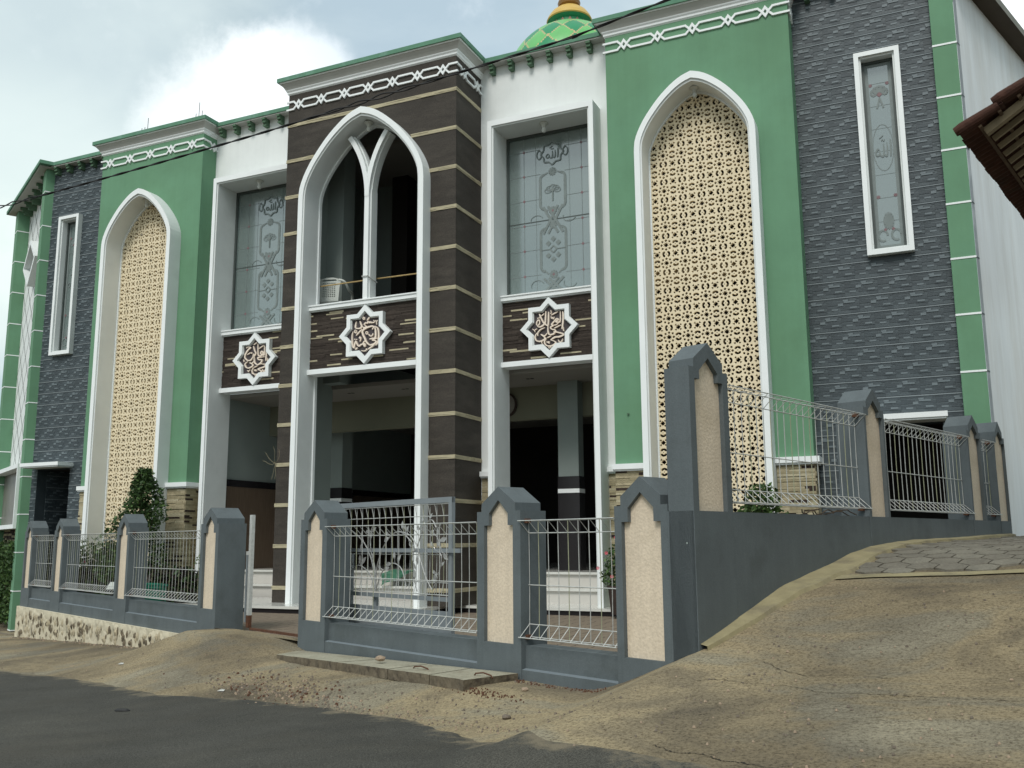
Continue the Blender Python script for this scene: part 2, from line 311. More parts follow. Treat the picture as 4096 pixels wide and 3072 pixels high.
# ------------------------------------------------------------------ mesh helpers
class MB:
    def __init__(s): s.v = []; s.f = []; s.m = []; s.mats = []
    def mi(s, k):
        if k not in s.mats: s.mats.append(k)
        return s.mats.index(k)
    def add(s, vs, fs, k):
        o = len(s.v); s.v += [tuple(p) for p in vs]; i = s.mi(k)
        for f in fs: s.f.append([o+a for a in f]); s.m.append(i)
    def box(s, x0, x1, y0, y1, z0, z1, k, T=None):
        P = [(x, y, z) for z in (z0, z1) for y in (y0, y1) for x in (x0, x1)]
        if T: P = [T(*p) for p in P]
        s.add(P, [(0, 2, 3, 1), (4, 5, 7, 6), (0, 1, 5, 4), (2, 6, 7, 3), (0, 4, 6, 2), (1, 3, 7, 5)], k)
    def prism(s, outer, holes, y0, y1, k, T=None, side=None, back=True):
        """polygon (x,z) with holes, extruded from y0 (front) to y1 (back)"""
        loops = [outer]+list(holes); T = T or (lambda x, y, z: (x, y, z))
        flat = [p for l in loops for p in l]
        tris = tessellate_polygon([[Vector((p[0], p[1], 0)) for p in l] for l in loops])
        fr = [T(x, y0, z) for x, z in flat]; s.add(fr, [tuple(t) for t in tris], k)
        if back: s.add([T(x, y1, z) for x, z in flat], [tuple(reversed(t)) for t in tris], side or k)
        for l in loops:
            n = len(l); a = [T(x, y0, z) for x, z in l]; b = [T(x, y1, z) for x, z in l]
            s.add(a+b, [(i, (i+1) % n, n+(i+1) % n, n+i) for i in range(n)], side or k)
    def tube(s, pts, r, k, n=6, closed=False, caps=True):
        pts = [Vector(p) for p in pts]; N = len(pts); rings = []; prev = None
        for i, p in enumerate(pts):
            a = pts[i-1] if (i or closed) else p; b = pts[(i+1) % N] if (i < N-1 or closed) else p
            d = (b-a).normalized() if (b-a).length > 1e-9 else Vector((0, 0, 1))
            up = Vector((0, 0, 1)) if abs(d.z) < .9 else Vector((1, 0, 0))
            if prev is not None:
                u = (prev - d*prev.dot(d))
                u = u.normalized() if u.length > 1e-6 else d.cross(up).normalized()
            else: u = d.cross(up).normalized()
            prev = u; v = d.cross(u); rr = r[i] if isinstance(r, (list, tuple)) else r
            rings += [p + (u*math.cos(2*math.pi*j/n) + v*math.sin(2*math.pi*j/n))*rr for j in range(n)]
        fs = []
        for i in range(N if closed else N-1):
            for j in range(n):
                q = (i+1) % N; fs.append((i*n+j, i*n+(j+1) % n, q*n+(j+1) % n, q*n+j))
        if caps and not closed: fs += [tuple(reversed(range(n))), tuple(range((N-1)*n, N*n))]
        s.add(rings, fs, k)
    def lathe(s, prof, c, k, n=48, kf=None):
        vs = []; P = len(prof)
        for r, z in prof:
            vs += [(c[0]+r*math.cos(2*math.pi*j/n), c[1]+r*math.sin(2*math.pi*j/n), c[2]+z) for j in range(n)]
        for i in range(P-1):
            for j in range(n):
                kk = kf(i, j) if kf else k
                a, b = i*n+j, i*n+(j+1) % n
                s.add([vs[a], vs[b], vs[b+n], vs[a+n]], [(0, 1, 2, 3)], kk)
    def build(s, name, parent=None, smooth=False, merge=False):
        me = D.meshes.new(name); me.from_pydata(s.v, [], s.f)
        for k in s.mats: me.materials.append(M[k])
        me.polygons.foreach_set('material_index', s.m)
        if merge:
            bm = bmesh.new(); bm.from_mesh(me); bmesh.ops.remove_doubles(bm, verts=bm.verts, dist=1e-4)
            bmesh.ops.recalc_face_normals(bm, faces=bm.faces); bm.to_mesh(me); bm.free()
        if smooth: me.polygons.foreach_set('use_smooth', [True]*len(me.polygons))
        me.update()
        o = D.objects.new(name, me); COL.objects.link(o)
        if parent: o.parent = parent
        return o
def tag(o, label=None, cat=None, group=None, kind=None):
    if label: o['label'] = label
    if cat: o['category'] = cat
    if group: o['group'] = group
    if kind: o['kind'] = kind
    return o
def thing(name, label, cat, loc=(0, 0, 0), group=None):
    o = D.objects.new(name, None); COL.objects.link(o); o.location = loc; o.empty_display_size = .2
    return tag(o, label, cat, group)
def copy_tree(o, parent=None):
    c = o.copy(); COL.objects.link(c); c.parent = parent
    for ch in [x for x in D.objects if x.parent == o]: copy_tree(ch, c)
    return c
def catmull(P, n=6):
    P = [Vector(p) for p in P]; out = []
    for i in range(len(P)-1):
        a = P[i-1] if i else P[0]; b = P[i]; c = P[i+1]; d = P[i+2] if i+2 < len(P) else P[-1]
        for j in range(n):
            t = j/n; out.append(.5*((2*b)+(-a+c)*t+(2*a-5*b+4*c-d)*t*t+(-a+3*b-3*c+d)*t**3))
    out.append(P[-1]); return out

# ================================================================== GROUND
FD = Vector((-.9125, .409, 0)).normalized(); FN = Vector((FD.y, -FD.x, 0)) * 1.0      # along the front fence (left) / inward normal
FN = Vector((.409, .9125, 0)).normalized()
P3 = Vector((-3.489, 7.886, 0))
def W(s, t, z=0):        # s along the fence to the left, t in front of it (towards the street)
    p = P3 + FD*s - FN*t; return Vector((p.x, p.y, z))
def ST(x, y):
    q = Vector((x, y, 0))-P3; return q.dot(FD), -q.dot(FN)
KC = Vector((-1.706, 7.087, 0)); SD = Vector((.3338, .9426, 0)); SN = Vector((.9426, -.3338, 0))
def U(u, v, z=0):
    p = KC+SD*u+SN*v; return Vector((p.x, p.y, z))
def UV(x, y):
    q = Vector((x, y, 0))-KC; return q.dot(SD), q.dot(SN)
def lerp_tab(T, x):
    if x <= T[0][0]: return T[0][1]
    for (a, b), (c, d) in zip(T, T[1:]):
        if x <= c:
            k = (x-a)/(c-a); return b+(d-b)*k
    return T[-1][1]
EDGE = [(-9, 4.5), (-5, 2.6), (-4.2, 2.1), (-3.38, 1.80), (-3.17, 1.81), (-2.73, 1.86), (-2.35, 1.91), (-1.9, 1.78), (-1.4, 1.62), (-.98, 1.50), (-.43, 1.38), (.37, 1.30), (1.5, 1.36), (2.3, 1.46), (3, 1.70), (3.6, 1.86), (5.4, 1.78), (7.2, 1.88), (8.7, 2.11), (12, 2.2), (40, 2.4)]
Z0 = [(-3, .285), (0, .285), (3.0, .20), (3.6, .20), (3.8, .225), (4.2, .30), (4.6, .34), (6.0, .345), (6.4, .33), (7.3, .11), (8.1, -.08), (16.2, -.446), (40, -1.5)]
HT = [(-6, .0), (-3.2, .20), (-2, .37), (-1, .51), (0, .685), (.63, .87), (1.26, 1.06), (1.86, 1.17), (2.24, 1.23), (2.66, 1.32), (3.1, 1.385), (3.6, 1.42), (4.2, 1.445), (6, 1.48), (7.6, 1.52), (12, 1.6), (40, 2.2)]
def road_z(s): return .12-.045*s if s > -3 else .255-.01*(s+3)
def hgt(x, y):
    s, t = ST(x, y); u, v = UV(x, y)
    e = lerp_tab(EDGE, s); k = max(0, min(1, (t-.38)/(e-.38))); k = k*k*(3-2*k)*.35+k*.65
    a = lerp_tab(Z0, s)*(1-k)+road_z(s)*k
    if t > e: a = road_z(s)-.01*min(t-e, 6)
    if s > 30: a = max(a, -2.0)
    hr = lerp_tab(HT, u) - max(0, -v)*.42
    d = hr-a; kk = .10
    h = a if d < -kk else (hr if d > kk else a+(d+kk)**2/(4*kk))
    return h + .012*noise.noise(Vector((x*.9, y*.9, 0)))+.006*noise.noise(Vector((x*4, y*4, 3)))
# the far ground: one big sheet
mb = MB(); mb.add([(-900, -900, -2.2), (900, -900, -2.2), (900, 1200, -2.2), (-900, 1200, -2.2)], [(0, 1, 2, 3)], 'dirt')
tag(mb.build('ground'), kind='structure')
# concrete apron + ramp heightfield
def field(name, s_range, t_range, ds, dt, zoff, key, keep=None):
    mb = MB(); ns = int((s_range[1]-s_range[0])/ds); ntt = int((t_range[1]-t_range[0])/dt); vs = []
    for i in range(ns+1):
        for j in range(ntt+1):
            s = s_range[0]+i*ds; t = t_range[0]+j*dt; p = W(s, t); vs.append((p.x, p.y, hgt(p.x, p.y)+zoff))
    fs = []
    for i in range(ns):
        for j in range(ntt):
            a = i*(ntt+1)+j
            if keep is None or keep(s_range[0]+(i+.5)*ds, t_range[0]+(j+.5)*dt): fs.append((a, a+ntt+1, a+ntt+2, a+1))
    mb.add(vs, fs, key); return mb
# left/front apron (in front of the fence line) and everything right of the corner
def keepA(s, t):
    p = W(s, t); u, v = UV(p.x, p.y)
    if t >= -.12: return True
    return v > -.15 and s < -1.0
mb = field('concrete_apron', (-9, 24), (-10.5, 4.0), .11, .11, 0, 'concrete', keepA)
tag(mb.build('concrete_apron', smooth=True), kind='structure')
# ground left of the fence corner
mb = MB(); mb.add([W(24, -.1, -.55), W(24, -14, -.6), W(16.3, -14, -.45), W(16.3, -.1, -.46)], [(0, 1, 2, 3)], 'concrete')
tag(mb.build('side_yard'), kind='structure')
# asphalt road strip following a ragged edge
mb = MB(); vs = []; fs = []; cols = [0, .06, .12, .2, .3, .42, .6, 1, 1.6, 2.4, 3.6, 5, 8]
ss = [-9+.05*i for i in range(int(49/.05))]
for s in ss:
    rag = .07*noise.noise(Vector((s*1.1, 1, 0)))+.035*noise.noise(Vector((s*5, 7, 0)))+.018*noise.noise(Vector((s*19, 7, 0)))
    for c in cols:
        t = lerp_tab(EDGE, s)+rag+c; p = W(s, t); zz = hgt(p.x, p.y) if s < 24 else road_z(s)
        vs.append((p.x, p.y, zz+(.004 if c == 0 else .012)))
n = len(cols)
for i in range(len(ss)-1):
    for j in range(n-1):
        a = i*n+j; fs.append((a, a+1, a+n+1, a+n))
mb.add(vs, fs, 'asphalt'); ro = mb.build('asphalt_road', smooth=True); tag(ro, kind='structure')
va = ro.data.attributes.new('verge', 'FLOAT', 'POINT'); va.data.foreach_set('value', [max(0, .58-cols[i % len(cols)]*.75) for i in range(len(vs))])
# courtyard paving inside the fence
mb = MB(); mb.add([W(16.3, -.45, .275), W(-1.7, -.45, .275), U(9, -.3, .275), Vector((-.3, 15.6, .275)), Vector((-19.6, 15.6, .275))], [(0, 1, 2, 3, 4)], 'court')
mb.add([W(6.5, -.46, .274), W(6.5, .0, .342), W(4.0, .0, .335), W(4.0, -.46, .274)], [(0, 1, 2, 3)], 'concrete'); mb.add([W(16.3, -.2, .276), W(16.3, -.46, .276), W(6.5, -.46, .276), W(6.5, -.2, .276)], [(0, 3, 2, 1)], 'court'); mb.add([W(4, -.2, .276), W(4, -.46, .276), W(-1.8, -.46, .276), W(-1.8, -.2, .276)], [(0, 3, 2, 1)], 'court')
tag(mb.build('courtyard_paving'), kind='structure')
# hexagonal pavers on the upper lane: real slabs with joints
mb = MB(); hx = .245
for i in range(-3, 30):
    for j in range(-2, 12):
        cu = 1.9+i*hx*.866*1.0; cv = .30+(j+(.5 if i % 2 else 0))*hx
        lim = 1.80+.30*cv
        if cu < lim+.10 or cv < .28: continue
        pts = []
        for a in range(6):
            th = R_(60*a+30); uu = cu+math.sin(th)*hx*.545*1.0; vv = cv+math.cos(th)*hx*.545
            uu = cu+(uu-cu)*.97
            p = U(uu, vv); pts.append((p.x, p.y, hgt(p.x, p.y)+.018+random.uniform(-.003, .003)))
        lo = [(x, y, z-.03) for x, y, z in pts]
        mb.add(pts+lo, [tuple(range(6))]+[(k, 6+k, 6+(k+1) % 6, (k+1) % 6) for k in range(6)], random.choice(['pav1', 'pav2', 'pav3']) if False else ('concrete_hex' if random.random() < .6 else 'concrete_hex2'))
tag(mb.build('lane_paving'), kind='structure')
# pale kerb line closing the pavers
mb = MB()
for i in range(28):
    v0 = .25+i*.14; v1 = v0+.14
    for (a0, b0) in [((1.66+.30*v0), (1.66+.30*v1))]:
        P = []
        for (uu, vv) in [(a0, v0), (b0, v1), (b0+.16, v1), (a0+.16, v0)]:
            p = U(uu, vv); P.append((p.x, p.y, hgt(p.x, p.y)+.012))
        mb.add(P, [(0, 1, 2, 3)], 'curb')
tag(mb.build('lane_kerb'), kind='structure')
# cream cement strip along the foot of the side wall
mb = MB(); vs = []; fs = []
WD = [(0, .06), (.6, .14), (1.3, .22), (2.1, .28), (3.2, .22), (4.5, .1), (8, .07)]
for i in range(80):
    u = .02+i*.095; wd = lerp_tab(WD, u)*(1+.15*noise.noise(Vector((u*3, 0, 5))))
    p = U(u, 0); h0 = hgt(*U(u, 0)[:2]); h1 = hgt(*U(u, wd)[:2])
    vs += [tuple(U(u, -.01, h0+.045)), tuple(U(u, wd*.9, h1+.032)), tuple(U(u, wd, h1-.01))]
for i in range(79):
    a = i*3; fs += [(a, a+1, a+4, a+3), (a+1, a+2, a+5, a+4)]
mb.add(vs, fs, 'curb'); tag(mb.build('cement_strip'), kind='structure')
# cracks across the ramp
mb = MB()
CR = [[(-.61, .37), (-.54, .5), (-.55, .71), (-.51, .97), (-.56, 1.24), (-.51, 1.45), (-.45, 1.93), (-.38, 2.29), (-.3, 3.2)], [(-1.75, .82), (-1.79, .99), (-1.75, 1.12), (-1.78, 1.25), (-1.77, 1.36), (-1.77, 1.5), (-1.7, 2.2)], [(-.1, .57), (-.28, .94), (-.2, 1.27), (-.21, 1.5)]]
for ci, C_ in enumerate(CR):
    cc = catmull([Vector((a, b, 0)) for a, b in C_], 14); pts = []
    for k, q in enumerate(cc):
        p = U(q.x+.018*noise.noise(Vector((k*.35, ci, 0)))+.012*noise.noise(Vector((k*1.3, ci, 4))), q.y); pts.append((p.x, p.y, hgt(p.x, p.y)+.003))
    for i in range(len(pts)-1):
        p, q = Vector(pts[i]), Vector(pts[i+1]); d = (q-p).normalized(); nn = Vector((-d.y, d.x, 0))*(.0015+(.012 if ci == 1 else .006)*abs(noise.noise(Vector((i*.5, 3, ci)))))
        mb.add([p-nn, q-nn, q+nn, p+nn], [(0, 1, 2, 3)], 'crack')
tag(mb.build('ramp_crack'), kind='structure')

# ================================================================== MOSQUE
mosque = thing('mosque', 'two-storey green, white and brown mosque with pointed arches and cream lattice screens', 'mosque', (0, 0, 0))
CX = -9.66; YT, YG, YW, YS = 14.577, 15.20, 15.632, 15.20
ZB = .40; ZTOP = 10.88
ARC = [(1, 0), (.985, .14), (.925, .28), (.825, .43), (.70, .57), (.565, .70), (.43, .805), (.29, .895), (.15, .96), (0, 1)]
ARCC = catmull([Vector((a, b, 0)) for a, b in ARC], 2)
def arch_pts2(cx, hw, z0, zs, za, n=14):
    """pointed arch outline from bottom right over the apex to bottom left"""
    R = [(cx+hw*p.x, zs+(za-zs)*p.y) for p in ARCC]
    return [(cx+hw, z0)]+R+[(2*cx-x, z) for x, z in reversed(R[:-1])]+[(cx-hw, z0)]
def arch_half(hw, zs, za, z):
    if z <= zs: return hw
    if z >= za: return 0
    k = (z-zs)/(za-zs)
    for a, b in zip(ARCC, ARCC[1:]):
        if a.y <= k <= b.y: return hw*(a.x+(b.x-a.x)*(k-a.y)/max(b.y-a.y, 1e-6))
    return 0
def part(mb, name, **k): return mb.build(name, mosque, **k)

# ---- wall bodies
# tower front with arched opening (solid sides)
def tower():
    mb = MB(); x0, x1 = CX-1.935, CX+1.945
    hole_top = arch_pts2(CX, 1.33, 4.0, 8.15, 9.70)
    outer = [(x0, ZB), (CX-1.33, ZB)]+list(reversed([(x, z) for x, z in hole_top]))[1:-1]+[(CX+1.33, ZB), (x1, ZB), (x1, 10.80), (x0, 10.80)]
    mb.prism(outer, [], YT, YT+.28, 'brown')
    mb.box(x0, x0+.28, YT+.28, YW+.3, ZB, 10.80, 'brown'); mb.box(x1-.28, x1, YT+.28, YW+.3, ZB, 10.80, 'brown')
    mb.box(x0+.28, x1-.28, YT+.28, YW+.3, 10.5, 10.80, 'white')
    mb.box(x0+.28, x0+.30, YT+.281, YW+.3, ZB, 10.5, 'grey_in'); mb.box(x1-.30, x1-.28, YT+.281, YW+.3, ZB, 10.5, 'grey_in')
    return part(mb, 'tower_wall')
tower()
# cream stone courses round the tower
for i in range(13):
    mb = MB(); z = .672+.7695*i
    xin = max(0, arch_half(1.41, 8.15, 9.83, z-.05)-.03)
    for sg in (-1, 1):
        xe = 1.941 if sg < 0 else 1.951
        segs = [(max(xin, 0), xe)]
        for k in range(3):      # split-face stone: three thin rough courses
            zz = z-.036+k*.024; xs = segs[0][0]
            while xs < xe-.01:
                xn = min(xe, xs+random.uniform(.15, .45)); dpt = random.uniform(.006, .018)
                a0, a1 = sorted((CX+sg*xs, CX+sg*xn)); mb.box(a0, a1, YT-dpt, YT+.01, zz, zz+.023, 'band'); xs = xn
    for k in range(3):
        zz = z-.036+k*.024; ys = YT
        while ys < YW-.01:
            yn = min(YW-.003, ys+random.uniform(.15, .45)); dpt = random.uniform(.006, .018)
            mb.box(CX+1.94, CX+1.945+dpt, ys-(.01 if ys == YT else 0), yn, zz, zz+.023, 'band')
            mb.box(CX-1.935-dpt, CX-1.93, ys-(.01 if ys == YT else 0), yn, zz, zz+.023, 'band'); ys = yn
    part(mb, 'stone_course')

# green bays (two) with arched niche
def bay(cx, x0, x1):
    mb = MB(); hole = arch_pts2(cx, .955, .33, 8.15, 9.33)
    outer = [(x0, .36), (cx-.955, .36)]+list(reversed(hole))[1:-1]+[(cx+.955, .36), (x1, .36), (x1, 10.80), (x0, 10.80)]
    mb.prism(outer, [], YG, YG+.42, 'green', side='green')
    mb.box(x0, cx-.96, YG+.42, YW+.35, .36, 10.8, 'green'); mb.box(cx+.96, x1, YG+.42, YW+.35, .36, 10.8, 'green')
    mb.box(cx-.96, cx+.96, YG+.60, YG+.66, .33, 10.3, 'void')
    return part(mb, 'green_bay_wall')
BL, BR = CX-6.31, CX+6.305
bay(BL, BL-1.53, BL+1.54); bay(BR, BR-1.615, BR+1.615)

# white wall bays
def white_bay(x0, x1, cx):
    mb = MB(); hw = 1.02
    mb.box(x0, cx-hw, YW, YW+.25, ZB, 10.80, 'white'); mb.box(cx+hw, x1, YW, YW+.25, ZB, 10.80, 'white')
    mb.box(cx-hw, cx+hw, YW, YW+.25, 9.36, 10.80, 'white')
    return part(mb, 'white_wall')
WL, WR = CX-3.353, CX+3.355
white_bay(BL+1.54, CX-1.935, WL); white_bay(CX+1.945, BR-1.615, WR)

# ---- arch surrounds
def surround(cx, hw, wd, z0, zs, za, y0, y1, inner_step=True):
    mb = MB(); o = arch_pts2(cx, hw, z0, zs, za); rin = arch_pts2(cx, hw-wd, z0, zs, za-wd*1.25)
    outer = [(cx-hw, z0), (cx-hw+wd, z0)]+list(reversed(rin))[1:-1]+[(cx+hw-wd, z0), (cx+hw, z0)]+o[1:-1]
    mb.prism(outer, [], y0, y1, 'trim', side='reveal')
    if inner_step:
        r2 = arch_pts2(cx, hw-wd-.03, z0, zs, za-wd*1.25-.045)
        outer = [(cx-hw+wd-.002, z0), (cx-hw+wd+.03, z0)]+list(reversed(r2))[1:-1]+[(cx+hw-wd-.03, z0), (cx+hw-wd+.002, z0)]+[(x, z) for x, z in rin[1:-1]]
        mb.prism(outer, [], y0+.03, y1-.02, 'reveal')
        r3 = arch_pts2(cx, hw-wd-.055, z0, zs, za-wd*1.25-.08)
        outer = [(cx-hw+wd+.028, z0), (cx-hw+wd+.055, z0)]+list(reversed(r3))[1:-1]+[(cx+hw-wd-.055, z0), (cx+hw-wd-.028, z0)]+[(x, z) for x, z in r2[1:-1]]
        mb.prism(outer, [], y1-.10, y1-.03, 'trim')
    return part(mb, 'arch_frame')
for cx in (BL, BR): surround(cx, 1.035, .10, .34, 8.15, 9.42, 14.87, 15.43)
surround(CX, 1.412, .105, ZB, 8.15, 9.83, 14.30, 14.90)

# ---- lattice screens
PER = .327
def star(cx, cy, R, r, n=8, rot=0):
    return [(cx+(R if i % 2 == 0 else r)*math.cos(math.pi*i/n+rot), cy+(R if i % 2 == 0 else r)*math.sin(math.pi*i/n+rot)) for i in range(2*n)]
def cell_holes():
    H = []; q = lambda cx, cy, h, rot: [(cx+h*math.cos(rot+math.pi/2*i), cy+h*math.sin(rot+math.pi/2*i)) for i in range(4)]
    H.append(star(0, 0, .168, .088, rot=math.pi/8))
    for i in range(8):
        a = math.pi/4*i; rd = .243 if i % 2 == 0 else .268
        H.append(q(rd*math.cos(a), rd*math.sin(a), .080 if i % 2 == 0 else .076, a))
    def rotp(P, a, ox, oy): return [(ox+x*math.cos(a)-y*math.sin(a), oy+x*math.sin(a)+y*math.cos(a)) for x, y in P]
    chev = [(-.150, .06), (-.165, .12), (-.12, .19), (0, .222), (.12, .19), (.165, .12), (.150, .06), (.075, .055), (0, .12), (-.075, .055)]
    small = [(.030*math.cos(math.pi/3*i), .030*math.sin(math.pi/3*i)) for i in range(6)]
    for (ox, oy, aa) in [(.5, 0, (0, math.pi)), (0, .5, (math.pi/2, -math.pi/2))]:
        for a in aa: H.append(rotp(chev, a, ox, oy))
        H.append(rotp(small, 0, ox, oy))
    H.append(q(.5, .5, .138, 0))
    for i in range(4):
        a = math.pi/4+math.pi/2*i; c = (.5+.178*math.cos(a), .5+.178*math.sin(a)); H.append([(c[0]+.080*math.cos(a+t), c[1]+.080*math.sin(a+t)) for t in (math.pi, math.pi/3, -math.pi/3)])
    return H
BZ = [(0, .345), (.05, .335), (.10, .305), (.22, .285), (.5, .275)]
def build_lattice():
    """thick cream screen: one filled plate per row of the pattern; the zigzag row borders run only through solid material"""
    ZS, ZA, hw = 8.15-.34, 9.28-.34, .953; base = cell_holes(); bm = bmesh.new()
    def border(j):
        pts = []; i = -4.0
        xs_ = sorted(set([round(c+sg*d, 4) for c in range(-4, 5) for d, _ in BZ for sg in (-1, 1)]))
        for x in xs_:
            f = abs(x-round(x)); z = min(max((j+lerp_tab(BZ, f))*PER, 0), ZA-.03)
            if abs(x*PER) < arch_half(hw, ZS, ZA, z)-.004: pts.append((x*PER, z))
        z0_ = pts[0][1] if pts else 0; w_ = arch_half(hw, ZS, ZA, z0_)
        return [(-w_, z0_)]+pts+[(w_, z0_)]
    for j in range(0, 28):
        lo = border(j-1); up = border(j)
        if up[0][1]-lo[0][1] < .02 and up[len(up)//2][1]-lo[len(lo)//2][1] < .02: continue
        za_, zb_ = lo[0][1], up[0][1]; sd = [(arch_half(hw, ZS, ZA, za_+(zb_-za_)*k/8), za_+(zb_-za_)*k/8) for k in range(1, 8)]
        outer = lo+sd+list(reversed(up))+[(-x, z) for x, z in reversed(sd)]
        cu = D.curves.new('row', 'CURVE'); cu.dimensions = '2D'; cu.fill_mode = 'BOTH'; cu.extrude = .028
        def spl(P):
            sp = cu.splines.new('POLY'); sp.points.add(len(P)-1)
            for p, q in zip(sp.points, P): p.co = (q[0], q[1], 0, 1)
            sp.use_cyclic_u = True
        spl(outer); top = max(z for _, z in up)
        for i in range(-4, 5):
            for H in base:
                zc = sum(z for _, z in H)/len(H); r = j if zc < .32 else j-1
                P = [((x+i)*PER, (z+r)*PER) for x, z in H]
                if min(z for _, z in P) <= .012 or max(z for _, z in P) > ZA-.06: continue
                if any(abs(x) > arch_half(hw, ZS, ZA, z)-.008 for x, z in P): continue
                spl(P)
        ob = D.objects.new('tmp', cu); COL.objects.link(ob)
        dg = bpy.context.evaluated_depsgraph_get(); me = D.meshes.new_from_object(ob.evaluated_get(dg)); D.objects.remove(ob)
        bm.from_mesh(me); D.meshes.remove(me)
    bmesh.ops.rotate(bm, verts=bm.verts, cent=(0, 0, 0), matrix=Matrix.Rotation(math.pi/2, 3, 'X'))
    me = D.meshes.new('lattice_screen'); bm.to_mesh(me); bm.free(); me.materials.append(M['lattice'])
    me.polygons.foreach_set('material_index', [0]*len(me.polygons)); return me
lme = build_lattice()
for cx in (BL, BR):
    o = D.objects.new('lattice_screen', lme); COL.objects.link(o); o.parent = mosque; o.location = (cx, 15.385, .34)
    mb = MB(); mb.box(-.95, .95, .06, .16, 5.52, 5.90, 'lattice_gap'); b = mb.build('floor_slab_edge', mosque); b.location = (cx, 15.385, .34)

# ---- cornices
def cornice(x0, x1, yf, yb, left=True, right=True):
    mb = MB()
    prof = [(.0, 10.575, 'trim'), (.028, 10.60, 'trim'), (.028, 10.635, 'trim'), (.05, 10.66, 'trim'), (.055, 10.68, 'cove'), (.085, 10.735, 'cove'), (.13, 10.79, 'cove'), (.145, 10.795, 'trim'), (.155, 10.82, 'green_cap'), (.185, 10.82, 'green_cap'), (.185, 10.905, 'green_cap'), (-.12, 10.905, 'green_cap')]
    for (p0, z0, k0), (p1, z1, k1) in zip(prof, prof[1:]):
        A = [(x0-p0, yb, z0), (x0-p0, yf-p0, z0), (x1+p0, yf-p0, z0), (x1+p0, yb, z0)]
        B = [(x0-p1, yb, z1), (x0-p1, yf-p1, z1), (x1+p1, yf-p1, z1), (x1+p1, yb, z1)]
        mb.add(A+B, [(0, 1, 5, 4), (1, 2, 6, 5), (2, 3, 7, 6)], k0 if k0 == k1 or k0 != 'trim' else k0)
    return part(mb, 'cornice')
cornice(CX-1.935, CX+1.945, YT, YW+.2); cornice(BL-1.53, BL+1.54, YG, YW+.2); cornice(BR-1.615, BR+1.615, YG, YW+.2)
# roof slabs behind the cornices
mb = MB()
mb.box(-19.72, .75, YW+.05, 24, 10.70, 10.78, 'cove'); part(mb, 'flat_roof')
# eaves (green lip over soffit) between the bays
def eave(x0, x1):
    mb = MB(); mb.box(x0, x1, YW-.21, YW+.26, 10.795, 10.882, 'green_cap'); mb.box(x0, x1, YW-.19, YW+.02, 10.765, 10.793, 'cove'); return part(mb, 'eave')
eave(BL+1.545, CX-1.94); eave(CX+1.95, BR-1.62); eave(-19.95, BL-1.535); eave(BR+1.62, .9)
def corbel(x, y=YW):
    mb = MB(); w_ = .042
    for (a, b, z0, z1) in [(-.19, 0, 10.72, 10.765), (-.165, 0, 10.66, 10.722), (-.12, 0, 10.615, 10.662), (-.14, 0, 10.585, 10.617)]:
        mb.box(-w_, w_, a, b+.01, z0, z1, 'green_dark')
    return mb
cb = corbel(0).build('corbel', mosque); cb.location = (-7.42, YW, 0)
xs = [-7.42+.405*i for i in range(1, 7)]+[-14.20+.405*i for i in range(6)]+[-19.43+.405*i for i in range(5)]+[-1.45+.405*i for i in range(5)]
for x in xs:
    c = cb.copy(); COL.objects.link(c); c.location = (x, YW, 0)

# ---- chain ornament
def chain(x0, x1, yf, zc, xd0, pitch, side_len, right=True):
    mb = MB(); th = .018; hh = .082; cn = [0]
    def seg(a, b, T):
        a = Vector((a[0], a[1])); b = Vector((b[0], b[1])); d = (b-a); L = d.length; d /= L; n = Vector((-d.y, d.x))*th
        P = [a-n-d*th*.6, b-n+d*th*.6, b+n+d*th*.6, a+n-d*th*.6]
        cn[0] += 1; fr = [T(p.x, -.028-cn[0]*.00004, p.y) for p in P]; bk = [T(p.x, .004, p.y) for p in P]
        mb.add(fr+bk, [(0, 1, 2, 3), (0, 4, 5, 1), (1, 5, 6, 2), (2, 6, 7, 3), (3, 7, 4, 0)], 'trim')
    def run(T, a0, a1, xd):
        k = math.floor((a0-xd)/pitch)-1
        while xd+k*pitch < a1+pitch:
            c = xd+k*pitch
            S = [((c-.125, hh), (c-.055, .012)), ((c-.125, -hh), (c-.055, -.012)), ((c+.125, hh), (c+.055, .012)), ((c+.125, -hh), (c+.055, -.012)),
                 ((c+.12, hh), (c+pitch-.12, hh)), ((c+.12, -hh), (c+pitch-.12, -hh))]
            if a0 < c-.06 and c+.06 < a1:
                ctr = [(c+.078, 0), (c, .112), (c-.078, 0), (c, -.112)]; hl = [(c+.028, 0), (c, .042), (c-.028, 0), (c, -.042)]
                mb.prism(ctr, [hl], -.034, .004, 'trim', T=T)
            for p, q in S:
                xa, xb = p[0], q[0]
                if max(xa, xb) <= a0 or min(xa, xb) >= a1: continue
                def clip(p, q):
                    (x, z), (X, Z) = p, q
                    if x < a0: z = z+(Z-z)*(a0-x)/(X-x); x = a0
                    if x > a1: z = z+(Z-z)*(a1-x)/(X-x); x = a1
                    return (x, z)
                P = clip(p, q); Q = clip(q, p)
                if abs(P[0]-Q[0])+abs(P[1]-Q[1]) < .004: continue
                seg(P, Q, T)
            k += 1
    run(lambda x, y, z: (x, yf+y, zc+z), x0-.03, x1+.03, xd0)
    run(lambda x, y, z: (x1-y, yf+(x-x1), zc+z), x1, x1+side_len, xd0)
    return part(mb, 'chain_ornament')
chain(CX-1.935, CX+1.945, YT, 10.335, -9.66, .558, YW-YT-.01)
chain(BR-1.615, BR+1.615, YG, 10.365, BR, .627, YW-YG-.01)
chain(BL-1.53, BL+1.54, YG, 10.355, BL-.02, .627, YW-YG-.01)

